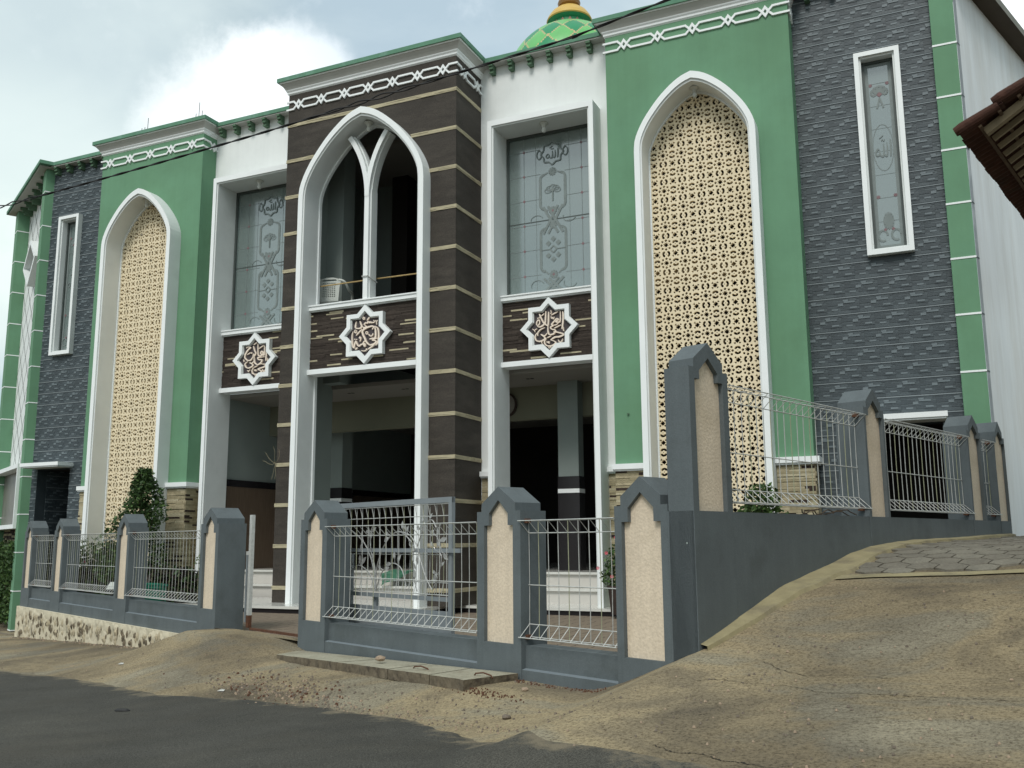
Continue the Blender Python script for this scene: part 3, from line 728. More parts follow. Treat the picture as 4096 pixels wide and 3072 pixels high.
# ---- tower infill: mullion, tracery, balcony panel
mb = MB(); mb.box(CX-.05, CX+.05, 14.58, 14.88, 6.05, 8.25, 'trim'); mb.box(CX-.075, CX-.05, 14.64, 14.84, 6.05, 8.25, 'reveal'); mb.box(CX+.05, CX+.075, 14.64, 14.84, 6.05, 8.25, 'reveal')
def ribbon(P, wd, y0, y1, k, ks):
    P = [Vector((a, b)) for a, b in P]; n = len(P); Lf = []; Rt = []
    for i, p in enumerate(P):
        d = (P[min(i+1, n-1)]-P[max(i-1, 0)]).normalized(); nn = Vector((-d.y, d.x))*wd; Lf.append(p+nn); Rt.append(p-nn)
    for i in range(n-1):
        a, b, c, d = Rt[i], Rt[i+1], Lf[i+1], Lf[i]
        fr = [(q.x, y0, q.y) for q in (a, b, c, d)]; bk = [(q.x, y1, q.y) for q in (a, b, c, d)]
        mb.add(fr, [(0, 1, 2, 3)], k); mb.add(bk, [(3, 2, 1, 0)], ks); mb.add([fr[0], fr[1], bk[1], bk[0]], [(0, 1, 2, 3)], ks); mb.add([fr[3], fr[2], bk[2], bk[3]], [(3, 2, 1, 0)], ks)
r0 = (1.3**2+1.45**2)/(2*1.3)
for sg in (-1, 1):
    P = []
    for i in range(13):     # arc curving away from the mullion to the surround
        a = i/12*.66; P.append((CX+sg*(2.05*(1-math.cos(a))+.0)*.98, 8.10+2.05*math.sin(a)*1.02))
    ribbon([(x, z) for x, z in P], .048, 14.572+.003*(sg+1), 14.865+.002*sg, 'trim', 'reveal')
    ribbon([(x, z) for x, z in P], .072, 14.655+.002*sg, 14.805+.002*sg, 'reveal', 'reveal')
part(mb, 'window_tracery')
def brick_panel(mb, x0, x1, z0, z1, y, ch, lens, keys, acc=None, accp=.0, dj=.018, T=None, seed=1, acclen=(.25, .42)):
    rd = random.Random(seed); z = z0; row = 0; T = T or (lambda x, yy, z: (x, yy, z))
    while z < z1-.002:
        zt = min(z1, z+ch*rd.uniform(.85, 1.15)); x = x0-rd.uniform(0, lens[0])
        while x < x1:
            isacc = acc and rd.random() < accp
            L = rd.uniform(*acclen) if isacc else rd.uniform(*lens); xe = min(x+L, x1)
            a = max(x, x0)
            if xe-a > .004:
                k = acc if isacc else rd.choice(keys); d = rd.uniform(.002, dj)
                mb.box(a, xe-.0015, -d, .005, z, zt-.002, k, T=lambda X, Y, Z: T(X, y+Y, Z))
            x = x+L
        z = zt; row += 1
def parapet(cx, hw, yp, ybk, wmul=1):
    mb = MB(); mb.box(cx-hw, cx+hw, yp+.003, ybk, 4.72, 6.0, 'mos_d')
    brick_panel(mb, cx-hw, cx+hw, 4.785, 5.955, yp, .030, (.25, .6), ['mos_d', 'mos_d', 'mos_m'], 'band', .11, .014, seed=int(cx*7)+100)
    part(mb, 'mosaic_panel')
    for (z0, z1, e) in [(5.955, 6.05, 0), (4.69, 4.785, 0)]:
        mb = MB(); mb.box(cx-hw, cx+hw, yp-.085, ybk+.01, z0, z1-.02 if z0 > 5 else z1, 'trim')
        if z0 > 5: mb.box(cx-hw, cx+hw, yp-.105, ybk+.02, z1-.02, z1+.005, 'trim'); mb.box(cx-hw, cx+hw, yp-.05, yp, z0-.025, z0, 'reveal')
        part(mb, 'ledge')
parapet(CX, 1.305, 14.655, 14.86); parapet(WR, .975, 15.62, 15.83); parapet(WL, .975, 15.62, 15.83)

# ---- star plaques with raised calligraphy
def star8(R, r): return [(R*math.cos(math.pi/8*0+math.pi/2+math.pi/8*i*1.0) if False else (R if i % 2 == 0 else r)*math.cos(math.pi/2+math.pi/8*i), (R if i % 2 == 0 else r)*math.sin(math.pi/2+math.pi/8*i)) for i in range(16)]
def circle_pts(c, rx, rz, n=12): return [(c[0]+rx*math.cos(2*math.pi*i/n), c[1]+rz*math.sin(2*math.pi*i/n)) for i in range(n+1)]
STROKES = {
 0: ((879, 952), (450, 40), (78, 508), (838, 425), (440, 900), [
  (circle_pts((432, 235), 12, 18), 10), ([(520, 215), (480, 265)], 14),
  ([(575, 262), (592, 282), (575, 300), (556, 292), (545, 302), (530, 285), (518, 303), (498, 280), (486, 308), (465, 300), (440, 325), (462, 345), (480, 350)], 15),
  ([(480, 350), (440, 372), (400, 350)], 14), ([(375, 275), (385, 310), (400, 345), (390, 375), (350, 385), (310, 375), (312, 330), (322, 285)], 17), (circle_pts((435, 380), 4, 4, 6), 10),
  ([(605, 262), (622, 285), (640, 262)], 9), ([(622, 285), (625, 330)], 10),
  ([(600, 350), (640, 380), (655, 440), (655, 520), (645, 590), (610, 630)], 17), ([(600, 350), (610, 420), (612, 490), (600, 525), (560, 530), (520, 540)], 20),
  ([(640, 525), (560, 555), (600, 560), (620, 580), (590, 610), (530, 625), (480, 590), (450, 530), (425, 480), (415, 430), (440, 395), (500, 365), (570, 350), (580, 370), (560, 400)], 21),
  (circle_pts((480, 450), 13, 20), 10), ([(505, 465), (530, 495), (560, 490), (575, 455)], 12),
  ([(480, 590), (455, 570), (430, 600), (450, 650), (455, 610), (400, 620), (360, 645), (330, 600), (320, 570), (300, 620), (290, 670), (270, 640), (262, 560), (262, 480), (280, 430)], 17),
  ([(410, 395), (320, 490)], 15), (circle_pts((312, 430), 13, 22), 10), ([(385, 500), (370, 530), (395, 520), (380, 580)], 12),
  (circle_pts((303, 545), 4, 4, 6), 9), (circle_pts((330, 548), 4, 4, 6), 9), ([(345, 665), (310, 695)], 14), ([(600, 620), (500, 690)], 14), ([(400, 710), (450, 715), (485, 690), (470, 680)], 12)]),
 1: ((952, 952), (452, 42), (50, 525), (887, 435), (470, 918), [
  ([(660, 240), (668, 300), (665, 400), (650, 500)], 18), ([(625, 240), (628, 320), (622, 390), (590, 400), (560, 395), (600, 360), (575, 350), (540, 385), (500, 440), (560, 440), (600, 410)], 16),
  ([(490, 310), (500, 350), (515, 330), (525, 355), (540, 320)], 11), ([(595, 245), (490, 300)], 13), ([(487, 225), (495, 265), (480, 280)], 9),
  ([(455, 250), (455, 340), (450, 440), (420, 440), (400, 400)], 19), ([(415, 240), (412, 330), (405, 410), (370, 450), (330, 470), (290, 465)], 18), ([(320, 280), (350, 350), (400, 440)], 19), ([(395, 275), (350, 310)], 11),
  ([(285, 375), (320, 370), (325, 420), (300, 450), (280, 430), (290, 390), (330, 365)], 13), (circle_pts((300, 345), 4, 4, 6), 9), (circle_pts((322, 338), 4, 4, 6), 9),
  ([(450, 440), (450, 530), (470, 580), (530, 570), (560, 520), (500, 500), (490, 470), (530, 455)], 18), ([(405, 480), (340, 510), (300, 560), (300, 605)], 13),
  ([(440, 560), (400, 600), (350, 580), (400, 620), (400, 650), (340, 680), (280, 670), (262, 620), (285, 560)], 18), ([(640, 440), (540, 490)], 13),
  ([(530, 540), (600, 550), (680, 575), (620, 610), (550, 620), (490, 660)], 20), ([(490, 660), (550, 680), (560, 710), (500, 745), (430, 740), (400, 690), (430, 630)], 18),
  ([(430, 680), (445, 700), (455, 680), (465, 710), (475, 680)], 10), ([(495, 600), (440, 630)], 12), (circle_pts((470, 772), 4, 4, 6), 10), (circle_pts((492, 765), 4, 4, 6), 10),
  ([(220, 500), (250, 520), (290, 495)], 10), ([(250, 520), (262, 550)], 9), ([(672, 465), (675, 520), (690, 525)], 10), ([(600, 655), (620, 690), (650, 680), (668, 640)], 11), ([(375, 665), (360, 700), (375, 725)], 9)]),
 2: ((828, 952), (428, 38), (62, 505), (765, 428), (395, 900), [
  ([(605, 255), (605, 350), (592, 500)], 17), ([(570, 245), (572, 340), (565, 400), (530, 400), (510, 370), (530, 340), (550, 380), (500, 420), (470, 400), (465, 300), (465, 220)], 16),
  ([(390, 255), (410, 330), (430, 380), (400, 430)], 15), ([(450, 195), (395, 235)], 12), ([(565, 240), (480, 300)], 12),
  ([(270, 290), (300, 270), (345, 280), (310, 310), (280, 350), (255, 400), (250, 450), (290, 490), (340, 490), (380, 440), (390, 380)], 17), ([(345, 360), (290, 400)], 12), (circle_pts((358, 370), 8, 10), 8),
  ([(405, 380), (405, 480), (420, 540), (470, 560), (520, 520), (530, 480), (480, 480), (465, 450), (500, 440), (580, 430)], 18), ([(400, 500), (370, 540), (330, 530), (380, 560), (370, 590), (310, 620), (265, 600), (255, 550), (300, 510)], 17),
  ([(480, 545), (540, 550), (600, 560), (560, 600), (500, 620), (470, 640), (520, 660), (510, 690), (450, 720), (385, 710), (370, 660), (395, 610)], 18),
  ([(405, 640), (415, 665), (425, 645), (435, 668), (445, 640)], 10), ([(465, 575), (400, 610)], 11), (circle_pts((425, 745), 4, 4, 6), 9), (circle_pts((445, 740), 4, 4, 6), 9),
  ([(228, 480), (238, 520)], 10), ([(290, 655), (310, 670), (340, 645)], 10), ([(310, 670), (315, 690)], 9), ([(540, 635), (555, 670), (580, 665), (592, 635)], 11), ([(620, 450), (622, 495), (635, 495)], 10)])}
def strokes_mesh(mb, data, T, key, y0, y1, nib=True):
    for si, (P, wd) in enumerate(data):
        y0 -= .0005; pts = catmull([Vector((a, b, 0)) for a, b in P], 5) if len(P) > 2 else [Vector((P[0][0]+(P[1][0]-P[0][0])*i/4, P[0][1]+(P[1][1]-P[0][1])*i/4, 0)) for i in range(5)]
        n = len(pts); L = []; Rr = []; closed = (pts[0]-pts[-1]).length < 1
        for i, p in enumerate(pts):
            d = pts[min(i+1, n-1)]-pts[max(i-1, 0)]
            if d.length < 1e-6: d = Vector((1, 0, 0))
            d.normalize(); k = i/(n-1); tp = 1 if closed else min(1, .45+3*min(k, 1-k))
            ang = abs(d.x*.5-d.y*.866) if nib else 1
            hw = wd*.56*tp*(.74+.34*ang); nn = Vector((-d.y, d.x, 0))*hw; L.append(p+nn); Rr.append(p-nn)
        for i in range(n-1):
            q = [T(Rr[i].x, Rr[i].y), T(Rr[i+1].x, Rr[i+1].y), T(L[i+1].x, L[i+1].y), T(L[i].x, L[i].y)]
            fr = [(x, y0-i*.00001, z) for x, z in q]; bk = [(x, y1, z) for x, z in q]
            mb.add(fr+bk, [(0, 1, 2, 3), (0, 4, 5, 1), (3, 2, 6, 7)], key)
def plaque(cx, cz, y, idx, label):
    mb = MB(); Ro, ro = .568, .568*.765; Ri, ri = .45, .45*.765
    mb.prism(star8(Ro, ro), [star8(Ri, ri)], y-.06, y+.04, 'trim', side='reveal')
    fr = mb.build('star_plaque', mosque); fr.location = (cx, 0, cz); fr['label'] = label
    mb = MB(); mb.prism(star8(Ri+.012, ri+.01), [], y+.006, y+.03, 'plaque'); mb.build('star_ground', fr)
    mb = MB(); mb.prism(star8(Ri+.008, ri+.006), [star8(Ri-.022, ri-.018)], y-.035, y+.005, 'reveal'); mb.build('inner_rim', fr)
    _, top, lf, rt, bt, S = STROKES[idx]
    C0 = Vector(((top[0]+bt[0])/2, (lf[1]+rt[1])/2)); C0 = Vector(((lf[0]+rt[0])/2, (top[1]+bt[1])/2))
    ax = (Vector(rt)-Vector(lf))/2; az_ = (Vector(top)-Vector(bt))/2; det = ax.x*az_.y-ax.y*az_.x
    def T(px, py):
        d = Vector((px, py))-C0; a = (d.x*az_.y-d.y*az_.x)/det; b = (ax.x*d.y-ax.y*d.x)/det; return (a*.565, b*.565)
    mb = MB(); strokes_mesh(mb, S, T, 'letter', y-.022, y+.008); mb.build('calligraphy', fr)
plaque(CX+.03, 5.365, 14.60, 0, 'white star plaque with raised cream Arabic lettering on the brown balcony of the tower')
plaque(WR+.02, 5.355, 15.565, 1, 'white star plaque with raised cream Arabic lettering right of the tower')
plaque(WL-.02, 5.355, 15.565, 2, 'white star plaque with raised cream Arabic lettering left of the tower')

# ---- framed side windows
def big_frame(cx):
    mb = MB(); hw, wd = 1.066, .085; y0 = YS
    o = [(cx-hw, ZB), (cx-hw+wd, ZB), (cx-hw+wd, 9.33), (cx+hw-wd, 9.33), (cx+hw-wd, ZB), (cx+hw, ZB), (cx+hw, 9.44), (cx-hw, 9.44)]
    mb.prism(o, [], y0, 15.93, 'trim', side='reveal')
    o = [(cx-hw+wd-.002, ZB), (cx-hw+wd+.03, ZB), (cx-hw+wd+.03, 9.30), (cx+hw-wd-.03, 9.30), (cx+hw-wd-.03, ZB), (cx+hw-wd+.002, ZB), (cx+hw-wd+.002, 9.332), (cx-hw+wd-.002, 9.332)]
    mb.prism(o, [], y0+.03, 15.90, 'reveal')
    return part(mb, 'window_surround')
big_frame(WL); big_frame(WR)
ALLAH = [([(235, 20), (238, 90), (228, 175)], 22), ([(190, 45), (192, 120), (178, 165), (150, 150), (140, 110)], 18), ([(145, 50), (147, 120), (130, 165), (100, 150), (92, 110)], 18),
         ([(95, 110), (70, 95), (42, 120), (48, 150), (80, 150), (92, 120)], 16), ([(120, 25), (135, 12), (150, 28), (165, 10)], 9), ([(95, 0), (150, -25)], 9)]
def glazing(cx, hw, z0, z1, y, full):
    fr = MB(); f = .05; fr.prism([(cx-hw, z0), (cx+hw, z0), (cx+hw, z1), (cx-hw, z1)], [[(cx-hw+f, z0+f), (cx+hw-f, z0+f), (cx+hw-f, z1-f), (cx-hw+f, z1-f)]], y-.04, y+.04, 'frame')
    fo = part(fr, 'window')
    g = MB(); g.box(cx-hw+f, cx+hw-f, y, y+.012, z0+f, z1-f, 'glass'); g.build('pane', fo)
    m = MB(); yy = y-.004; H = z1-z0; ctr_ = [0]
    def nxt(): ctr_[0] += 1; return ctr_[0]*.00004
    def ln(x0_, z0_, x1_, z1_, wd=.0045, k='etch_line', yo=0):
        a = Vector((x0_, z0_)); b = Vector((x1_, z1_)); d = (b-a).normalized(); n = Vector((-d.y, d.x))*wd
        q_ = nxt(); m.add([(p.x, yy-q_, p.y) for p in (a-n, b-n, b+n, a+n)], [(0, 1, 2, 3)], k)
    def dia(x, z, r, k): q_ = nxt(); m.add([(x-r, yy-q_, z), (x, yy-q_, z-r), (x+r, yy-q_, z), (x, yy-q_, z+r)], [(0, 1, 2, 3)], k)
    def ring(x, z, rx, rz, wd, k, a0=0, a1=360, n=24):
        for i in range(n):
            a = R_(a0+(a1-a0)*i/n); b = R_(a0+(a1-a0)*(i+1)/n); ln(x+rx*math.cos(a), z+rz*math.sin(a), x+rx*math.cos(b), z+rz*math.sin(b), wd, k, .001)
    if full:
        # leaded grid
        for k in (-.62, .62): ln(cx+k*hw*1.0, z0+f, cx+k*hw, z1-f)
        for k in (-.36, .36): ln(cx+k*hw, z0+f, cx+k*hw, z1-f, .003)
        for i in range(6):
            z = z0+.42+i*(H-.75)/5.0
            for sg in (-1, 1):
                ln(cx+sg*.26*hw, z, cx+sg*hw*.97, z, .0045); dia(cx+sg*.62*hw, z, .032, 'etch_red')
        ln(cx-hw+f, z0+H*.455, cx+hw-f, z0+H*.455, .010, 'frame', .002)
        # cartouches
        for (zc, hz) in ((z0+H*.275, .46), (z0+H*.63, .36)):
            w0 = .255
            for sg in (-1, 1):
                ln(cx+sg*w0, zc-hz*.72, cx+sg*w0, zc+hz*.72, .026, 'etch', .001)
                ring(cx+sg*(w0-.09), zc+hz*.72, .09, .09, .024, 'etch', 0 if sg > 0 else 90, 90 if sg > 0 else 180, 7)
                ring(cx+sg*(w0-.09), zc-hz*.72, .09, .09, .024, 'etch', 270 if sg > 0 else 180, 360 if sg > 0 else 270, 7)
                ln(cx+sg*(w0-.09), zc+hz*.72+.09, cx+sg*.10, zc+hz+.02, .014, 'etch', .001); ln(cx+sg*(w0-.09), zc-hz*.72-.09, cx+sg*.10, zc-hz-.02, .014, 'etch', .001)
            ring(cx, zc+hz+.03, .05, .05, .035, 'etch', 0, 360, 10); ring(cx, zc-hz-.03, .05, .05, .035, 'etch', 0, 360, 10); dia(cx, zc-hz-.035, .03, 'etch_red')
        zc = z0+H*.275
        for (dx, dz) in [(0, .20), (-.1, .12), (.1, .12), (-.1, -.12), (.1, -.12), (0, -.20)]: dia(cx+dx, zc+dz, .056, 'etch')
        for q in ((-.07, 0, 0, .07), (0, .07, .07, 0), (.07, 0, 0, -.07), (0, -.07, -.07, 0)): ln(cx+q[0], zc+q[1], cx+q[2], zc+q[3], .013, 'etch', .001)
        ln(cx-.25, zc, cx-.08, zc, .008, 'etch'); ln(cx+.25, zc, cx+.08, zc, .008, 'etch')
        # interlace between cartouches and at the foot
        for zc, hh in ((z0+H*.455, .27), (z0+H*.06, .14)):
            for o in (-.05, .05):
                ln(cx-.15+o, zc-hh, cx+.15+o, zc+hh, .022, 'etch', .001); ln(cx-.15+o, zc+hh, cx+.15+o, zc-hh, .022, 'etch', .001)
            for sg in (-1, 1): ring(cx+sg*.33, zc+.02, .13, .10, .006, 'etch', 200 if sg < 0 else -20, 20 if sg < 0 else -200, 12)
        # flower of the upper cartouche
        zc = z0+H*.63
        for a in (20, 50, 90, 130, 160):
            ring(cx+.10*math.cos(R_(a)), zc+.10*math.sin(R_(a))-.02, .07, .045, .006, 'etch', 0, 360, 12)
        dia(cx, zc+.02, .045, 'etch'); ln(cx, zc-.2, cx, zc+.05, .012, 'etch')
        # emblem with lettering
        zc = z0+H*.865
        for i in range(8):
            a = math.pi/4*i; b = a+math.pi/8; c_ = a+math.pi/4
            ln(cx+.24*math.cos(a), zc+.24*math.sin(a), cx+.19*math.cos(b), zc+.19*math.sin(b), .014, 'etch', .001); ln(cx+.19*math.cos(b), zc+.19*math.sin(b), cx+.24*math.cos(c_), zc+.24*math.sin(c_), .014, 'etch', .001)
        for sg in (-1, 1): ring(cx+sg*.27, zc, .05, .09, .010, 'etch', 0, 360, 10)
        dd = MB(); strokes_mesh(m, ALLAH, lambda px, py: (cx+(px-140)*.00125, zc-(py-85)*.00125), 'etch', yy-.006, yy)
    else:
        m.prism([(cx-hw+f, z0+f), (cx+hw-f, z0+f), (cx+hw-f, z1-f), (cx-hw+f, z1-f)], [[(cx-hw+f+.05, z0+f+.05), (cx+hw-f-.05, z0+f+.05), (cx+hw-f-.05, z1-f-.05), (cx-hw+f+.05, z1-f-.05)]], yy-.002, yy, 'etch_line', back=False)
        for i in range(7): ln(cx-hw+f, z0+.5+i*(H-.7)/6.5, cx+hw-f, z0+.5+i*(H-.7)/6.5, .003)
        ring(cx, z0+H*.535, .155, .40, .006, 'etch_line')
        strokes_mesh(m, ALLAH, lambda px, py: (cx+(px-140)*.00118, z0+H*.535-(py-85)*.0019), 'etch', yy-.006, yy)
        for (zz, k) in ((z1-.42, 1), (z0+.92, 1)):
            for sg in (-1, 1): ring(cx+sg*.13, zz, .018, .018, .014, 'etch_red', 0, 360, 8)
        for a in range(-60, 61, 30):
            ring(cx+.10*math.sin(R_(a)), z1-.62+.12*math.cos(R_(a)), .038, .05, .018, 'etch', 0, 360, 10)
        dia(cx, z1-.60, .045, 'etch_red'); ln(cx, z1-.66, cx-.05, z1-.84, .014, 'etch'); ln(cx, z1-.66, cx+.05, z1-.84, .014, 'etch')
        ring(cx, z0+.50, .05, .12, .03, 'etch', 0, 360, 14); dia(cx, z0+.50, .09, 'etch')
        for sg in (-1, 1): ring(cx+sg*.10, z0+.26, .07, .09, .016, 'etch', 0, 300, 14); dia(cx+sg*.06, z0+.36, .03, 'etch_red')
    m.build('etched_pattern', fo)
for cx in (WL, WR): glazing(cx, .955, 6.05, 9.30, 15.86, True)
SL, SR = CX-9.225, CX+9.225
# ---- slate clad wings
def slate_module(seed):
    rd = random.Random(seed); C = []
    rows = 10; lights = [(8, .50, .66, 1), (7, .52, .86, 1), (5.4, .34, .50, 1.6), (3.6, .70, .92, 1), (3, .14, .34, 1)]
    for c in range(1, rows):
        x = 0
        while x < 1:
            L = rd.choice([.18, .24, .32, .40]); xe = min(1, x+L)
            if 1-xe < .08: xe = 1
            C.append((x, xe, c, 1, 'slate_d' if rd.random() < .62 else 'slate_m', rd.uniform(.003, .010))); x = xe
    for (c, a, b, h) in lights: C.append((a, b, c, h, 'slate_l', .0135))
    C.append((0, 1, 0, .72, 'slate_n', .016)); C.append((0, 1, .72, .28, 'slate_d', .002))
    return C
MODS = slate_module(5)
def slate(mb, x0, x1, z0, z1, y, cut, T=None):
    mw, mh = .50, .278; r = 0; z = z0; T = T or (lambda X, Y, Z: (X, Y, Z))
    rowi = 0
    zz = 10.9-mh*40
    while zz < z1:
        off = (rowi*.5 % 1)*mw+(rowi % 3)*.04
        xx = x0-mw*2+off
        while xx < x1:
            for (a, b, c, h, k, d) in MODS:
                X0 = xx+a*mw; X1 = xx+b*mw-.0015; Z0_ = zz+c*mh/10; Z1_ = zz+(c+h)*mh/10-.0015
                X0 = max(X0, x0); X1 = min(X1, x1); Z0_ = max(Z0_, z0); Z1_ = min(Z1_, z1)
                if X1-X0 < .003 or Z1_-Z0_ < .003: continue
                for (cx0, cx1, cz0, cz1) in cut:       # clip around openings
                    if X1 > cx0 and X0 < cx1 and Z1_ > cz0 and Z0_ < cz1:
                        if X0 < cx0: X1 = cx0
                        elif X1 > cx1: X0 = cx1
                        else: X1 = X0
                if X1-X0 < .003: continue
                mb.box(X0, X1, y-d, y+.002, Z0_, Z1_, k, T=T)
            xx += mw
        zz += mh; rowi += 1
def slate_wing(x0, x1, wx0, wx1, dx0, dx1):
    mb = MB()
    o = [(x0, .3), (dx0, .3), (dx0, 3.25), (dx1, 3.25), (dx1, .3), (x1, .3), (x1, 10.80), (x0, 10.80)]
    mb.prism(o, [[(wx0, 6.0), (wx1, 6.0), (wx1, 9.4), (wx0, 9.4)]], YW, YW+.25, 'slate_d')
    slate(mb, x0, x1, .35, 10.78, YW, [(wx0, wx1, 5.9, 9.45), (dx0, dx1, .2, 3.25)])
    # return of the entrance
    for xx in (dx0,): mb.box(xx-.25, xx, YW+.25, YW+1.5, .3, 3.25, 'slate_d')
    slate(mb, YW+.26, YW+1.5, .35, 3.25, 0, [], T=lambda X, Y, Z: (dx0-Y, X, Z))
    mb.box(dx1, dx1+.25, YW+.25, YW+1.5, .3, 3.25, 'slate_d')
    mb.box(dx0-.25, dx1+.25, YW+1.5, YW+1.6, .3, 3.3, 'void'); mb.box(dx0-.25, dx1+.25, YW+.25, YW+1.5, 3.25, 3.3, 'void')
    part(mb, 'slate_clad_wall')
slate_wing(-19.72, BL-1.53, -19.19, -18.58, -19.44, -18.37)
slate_wing(BR+1.615, .42, -.74, -.13, -.95, .12)
def slim_window(x0, x1):
    mb = MB(); z0, z1 = 5.97, 9.44; f = .075; y0 = YW-.13
    mb.prism([(x0, z0), (x1, z0), (x1, z1), (x0, z1)], [[(x0+f, z0+f), (x1-f, z0+f), (x1-f, z1-f), (x0+f, z1-f)]], y0, YW+.24, 'trim', side='reveal')
    mb.prism([(x0+f-.003, z0+f-.003), (x1-f+.003, z0+f-.003), (x1-f+.003, z1-f+.003), (x0+f-.003, z1-f+.003)], [[(x0+f+.03, z0+f+.03), (x1-f-.03, z0+f+.03), (x1-f-.03, z1-f-.03), (x0+f+.03, z1-f-.03)]], y0+.05, YW+.2, 'reveal')
    part(mb, 'window_surround'); glazing((x0+x1)/2, (x1-x0)/2-f-.02, z0+f+.02, z1-f-.02, YW+.10, False)
slim_window(-.775, -.078); slim_window(-19.23, -18.55)
for (x0, x1) in ((-1.05, .19), (-19.52, -18.27)):
    mb = MB(); mb.box(x0, x1, YW-.44, YW+.02, 3.29, 3.37, 'trim'); mb.box(x0+.02, x1-.02, YW-.42, YW+.02, 3.262, 3.288, 'reveal'); part(mb, 'door_canopy')

# ---- split-stone plinths and their white ledge
def plinth(x0, x1, y, z1=2.655, right=None, left=None, z0=.34):
    mb = MB(); brick_panel(mb, x0, x1, z0, z1, y, .040, (.25, .8), ['tan1', 'tan2', 'tan1', 'tan3'], 'choc', .13, .020, seed=int(x0*13)+500, acclen=(.15, .5))
    if right is not None: brick_panel(mb, y, right, z0, z1, 0, .040, (.25, .8), ['tan1', 'tan2', 'tan1', 'tan3'], 'choc', .13, .020, T=lambda X, Y, Z: (x1-Y, X, Z), seed=int(x0*13)+700, acclen=(.12, .42))
    part(mb, 'stone_plinth')
    mb = MB(); a = x0-.035; b = x1+(.035 if right is None else .085); yb = y+.04 if right is None else right
    for (p, z_, zz) in ((.05, 2.655, 2.685), (.085, 2.685, 2.775)):
        mb.box(a, x1+(p if right is not None else .0), y-p, y+.02, z_, zz, 'trim')
        if right is not None: mb.box(x1-.01, x1+p, y+.02, right, z_, zz, 'trim')
    part(mb, 'ledge')
for cx, l, r in ((BL, 1.53, 1.54), (BR, 1.615, 1.615)):
    plinth(cx-l, cx-1.04, YG-.002); plinth(cx+1.04, cx+r, YG-.002, right=YW)
plinth(WR+1.07, BR-1.62, YW-.002); plinth(CX+1.96, WR-1.07, YW-.002); plinth(BL+1.56, WL-1.07, YW-.002)

# ---- right corner pier and side wall
mb = MB(); mb.box(.42, .77, YW-.12, YW+.3, .3, 10.79, 'green')
for i in range(11): mb.box(.415, .775, YW-.128, YW+.0, 9.275-.885*i, 9.305-.885*i, 'trim')
part(mb, 'corner_pier')
a70 = Vector((.3338, .9426, 0)); n70 = Vector((.9426, -.3338, 0)); A0 = Vector((.772, YW-.115, 0))
def TS(s, off, z): p = A0+a70*s+n70*off; return (p.x, p.y, z)
mb = MB(); mb.add([TS(0, 0, .3), TS(.14, 0, .3), TS(.14, 0, 10.79), TS(0, 0, 10.79)], [(0, 1, 2, 3)], 'pier_grey')
mb.add([TS(.14, 0, .3), TS(.14, -.02, .3), TS(.14, -.02, 10.79), TS(.14, 0, 10.79)], [(0, 1, 2, 3)], 'pier_grey')
for i in range(11): mb.add([TS(-.003, .003, 9.275-.885*i), TS(.143, .003, 9.275-.885*i), TS(.143, .003, 9.30-.885*i), TS(-.003, .003, 9.30-.885*i)], [(0, 1, 2, 3)], 'post')
part(mb, 'pier_return')
mb = MB(); mb.add([TS(.14, -.02, .3), TS(16, -.02, .3), TS(16, -.02, 10.6), TS(.14, -.02, 10.75)], [(0, 1, 2, 3)], 'sidewall')
mb.add([TS(16, -.02, .3), TS(16, -4, .3), TS(16, -4, 10.6), TS(16, -.02, 10.6)], [(0, 1, 2, 3)], 'sidewall')
part(mb, 'side_wall')
mb = MB()     # rain gutter along the top of the side wall
def quadstrip(pr, k):
    for (o0, z0), (o1, z1) in zip(pr, pr[1:]):
        mb.add([TS(-.02, o0, z0), TS(16, o0, z0-.12), TS(16, o1, z1-.12), TS(-.02, o1, z1)], [(0, 1, 2, 3)], k)
quadstrip([(-.02, 10.50), (.26, 10.52)], 'gutter_under'); quadstrip([(.26, 10.52), (.26, 10.66), (.12, 10.72), (-.4, 10.75)], 'gutter')
part(mb, 'gutter')

# ---- left wing, turned back along the street
LD = Vector((-.878, .478, 0)).normalized(); LN = Vector((-.478, -.878, 0)).normalized(); C0 = Vector((-19.72, 15.45, 0))
def TL(s, off, z): p = C0+LD*s+LN*off; return (p.x, p.y, z)
def lbox(mb, s0, s1, o0, o1, z0, z1, k): mb.box(s0, s1, o0, o1, z0, z1, k, T=lambda X, Y, Z: TL(X, Y, Z))
for s0, s1, dp in ((0, .34, .45), (3.72, 4.1, .35)):
    mb = MB(); lbox(mb, s0, s1, -dp, 0, -.45, 10.79, 'green')
    if s0 == 0: mb.add([(-19.72, YW, -.45), (-19.72, YW, 10.79), (-19.72, 15.45, 10.79), (-19.72, 15.45, -.45)], [(0, 1, 2, 3)], 'green')
    for i in range(13):
        lbox(mb, s0-.006, s1+.006, -.2 if s0 == 0 else -.33, .006, 10.16-.885*i, 10.185-.885*i, 'trim')
        if s0 == 0: mb.box(-19.722, -19.712, 15.45, YW, 10.16-.885*i, 10.185-.885*i, 'trim')
    part(mb, 'corner_pier')
mb = MB(); OFF = -.30
lbox(mb, .34, 3.72, OFF-.25, OFF, -.45, 10.78, 'white')
part(mb, 'wing_wall')
mb = MB()       # diamond grid of dark joints
for k in range(-14, 16):
    for sg in (-1, 1):
        # lines z = z0 + sg*slope*s
        sl_ = 1.12; pts = []
        for i in range(41):
            s = .34+3.38*i/40; z = 3.4+k*.76+(sl_*s if sg > 0 else -sl_*s+5.32)
            if 3.4 < z < 10.6: pts.append((s, z))
        if len(pts) > 1:
            (sa, za_), (sb, zb) = pts[0], pts[-1]
            oo = OFF+.004+.0015*sg; P = [TL(sa, oo, za_-.017), TL(sb, oo, zb-.017), TL(sb, oo, zb+.017), TL(sa, oo, za_+.017)]
            mb.add(P, [(0, 1, 2, 3)], 'joint_dark')
part(mb, 'diamond_joints')
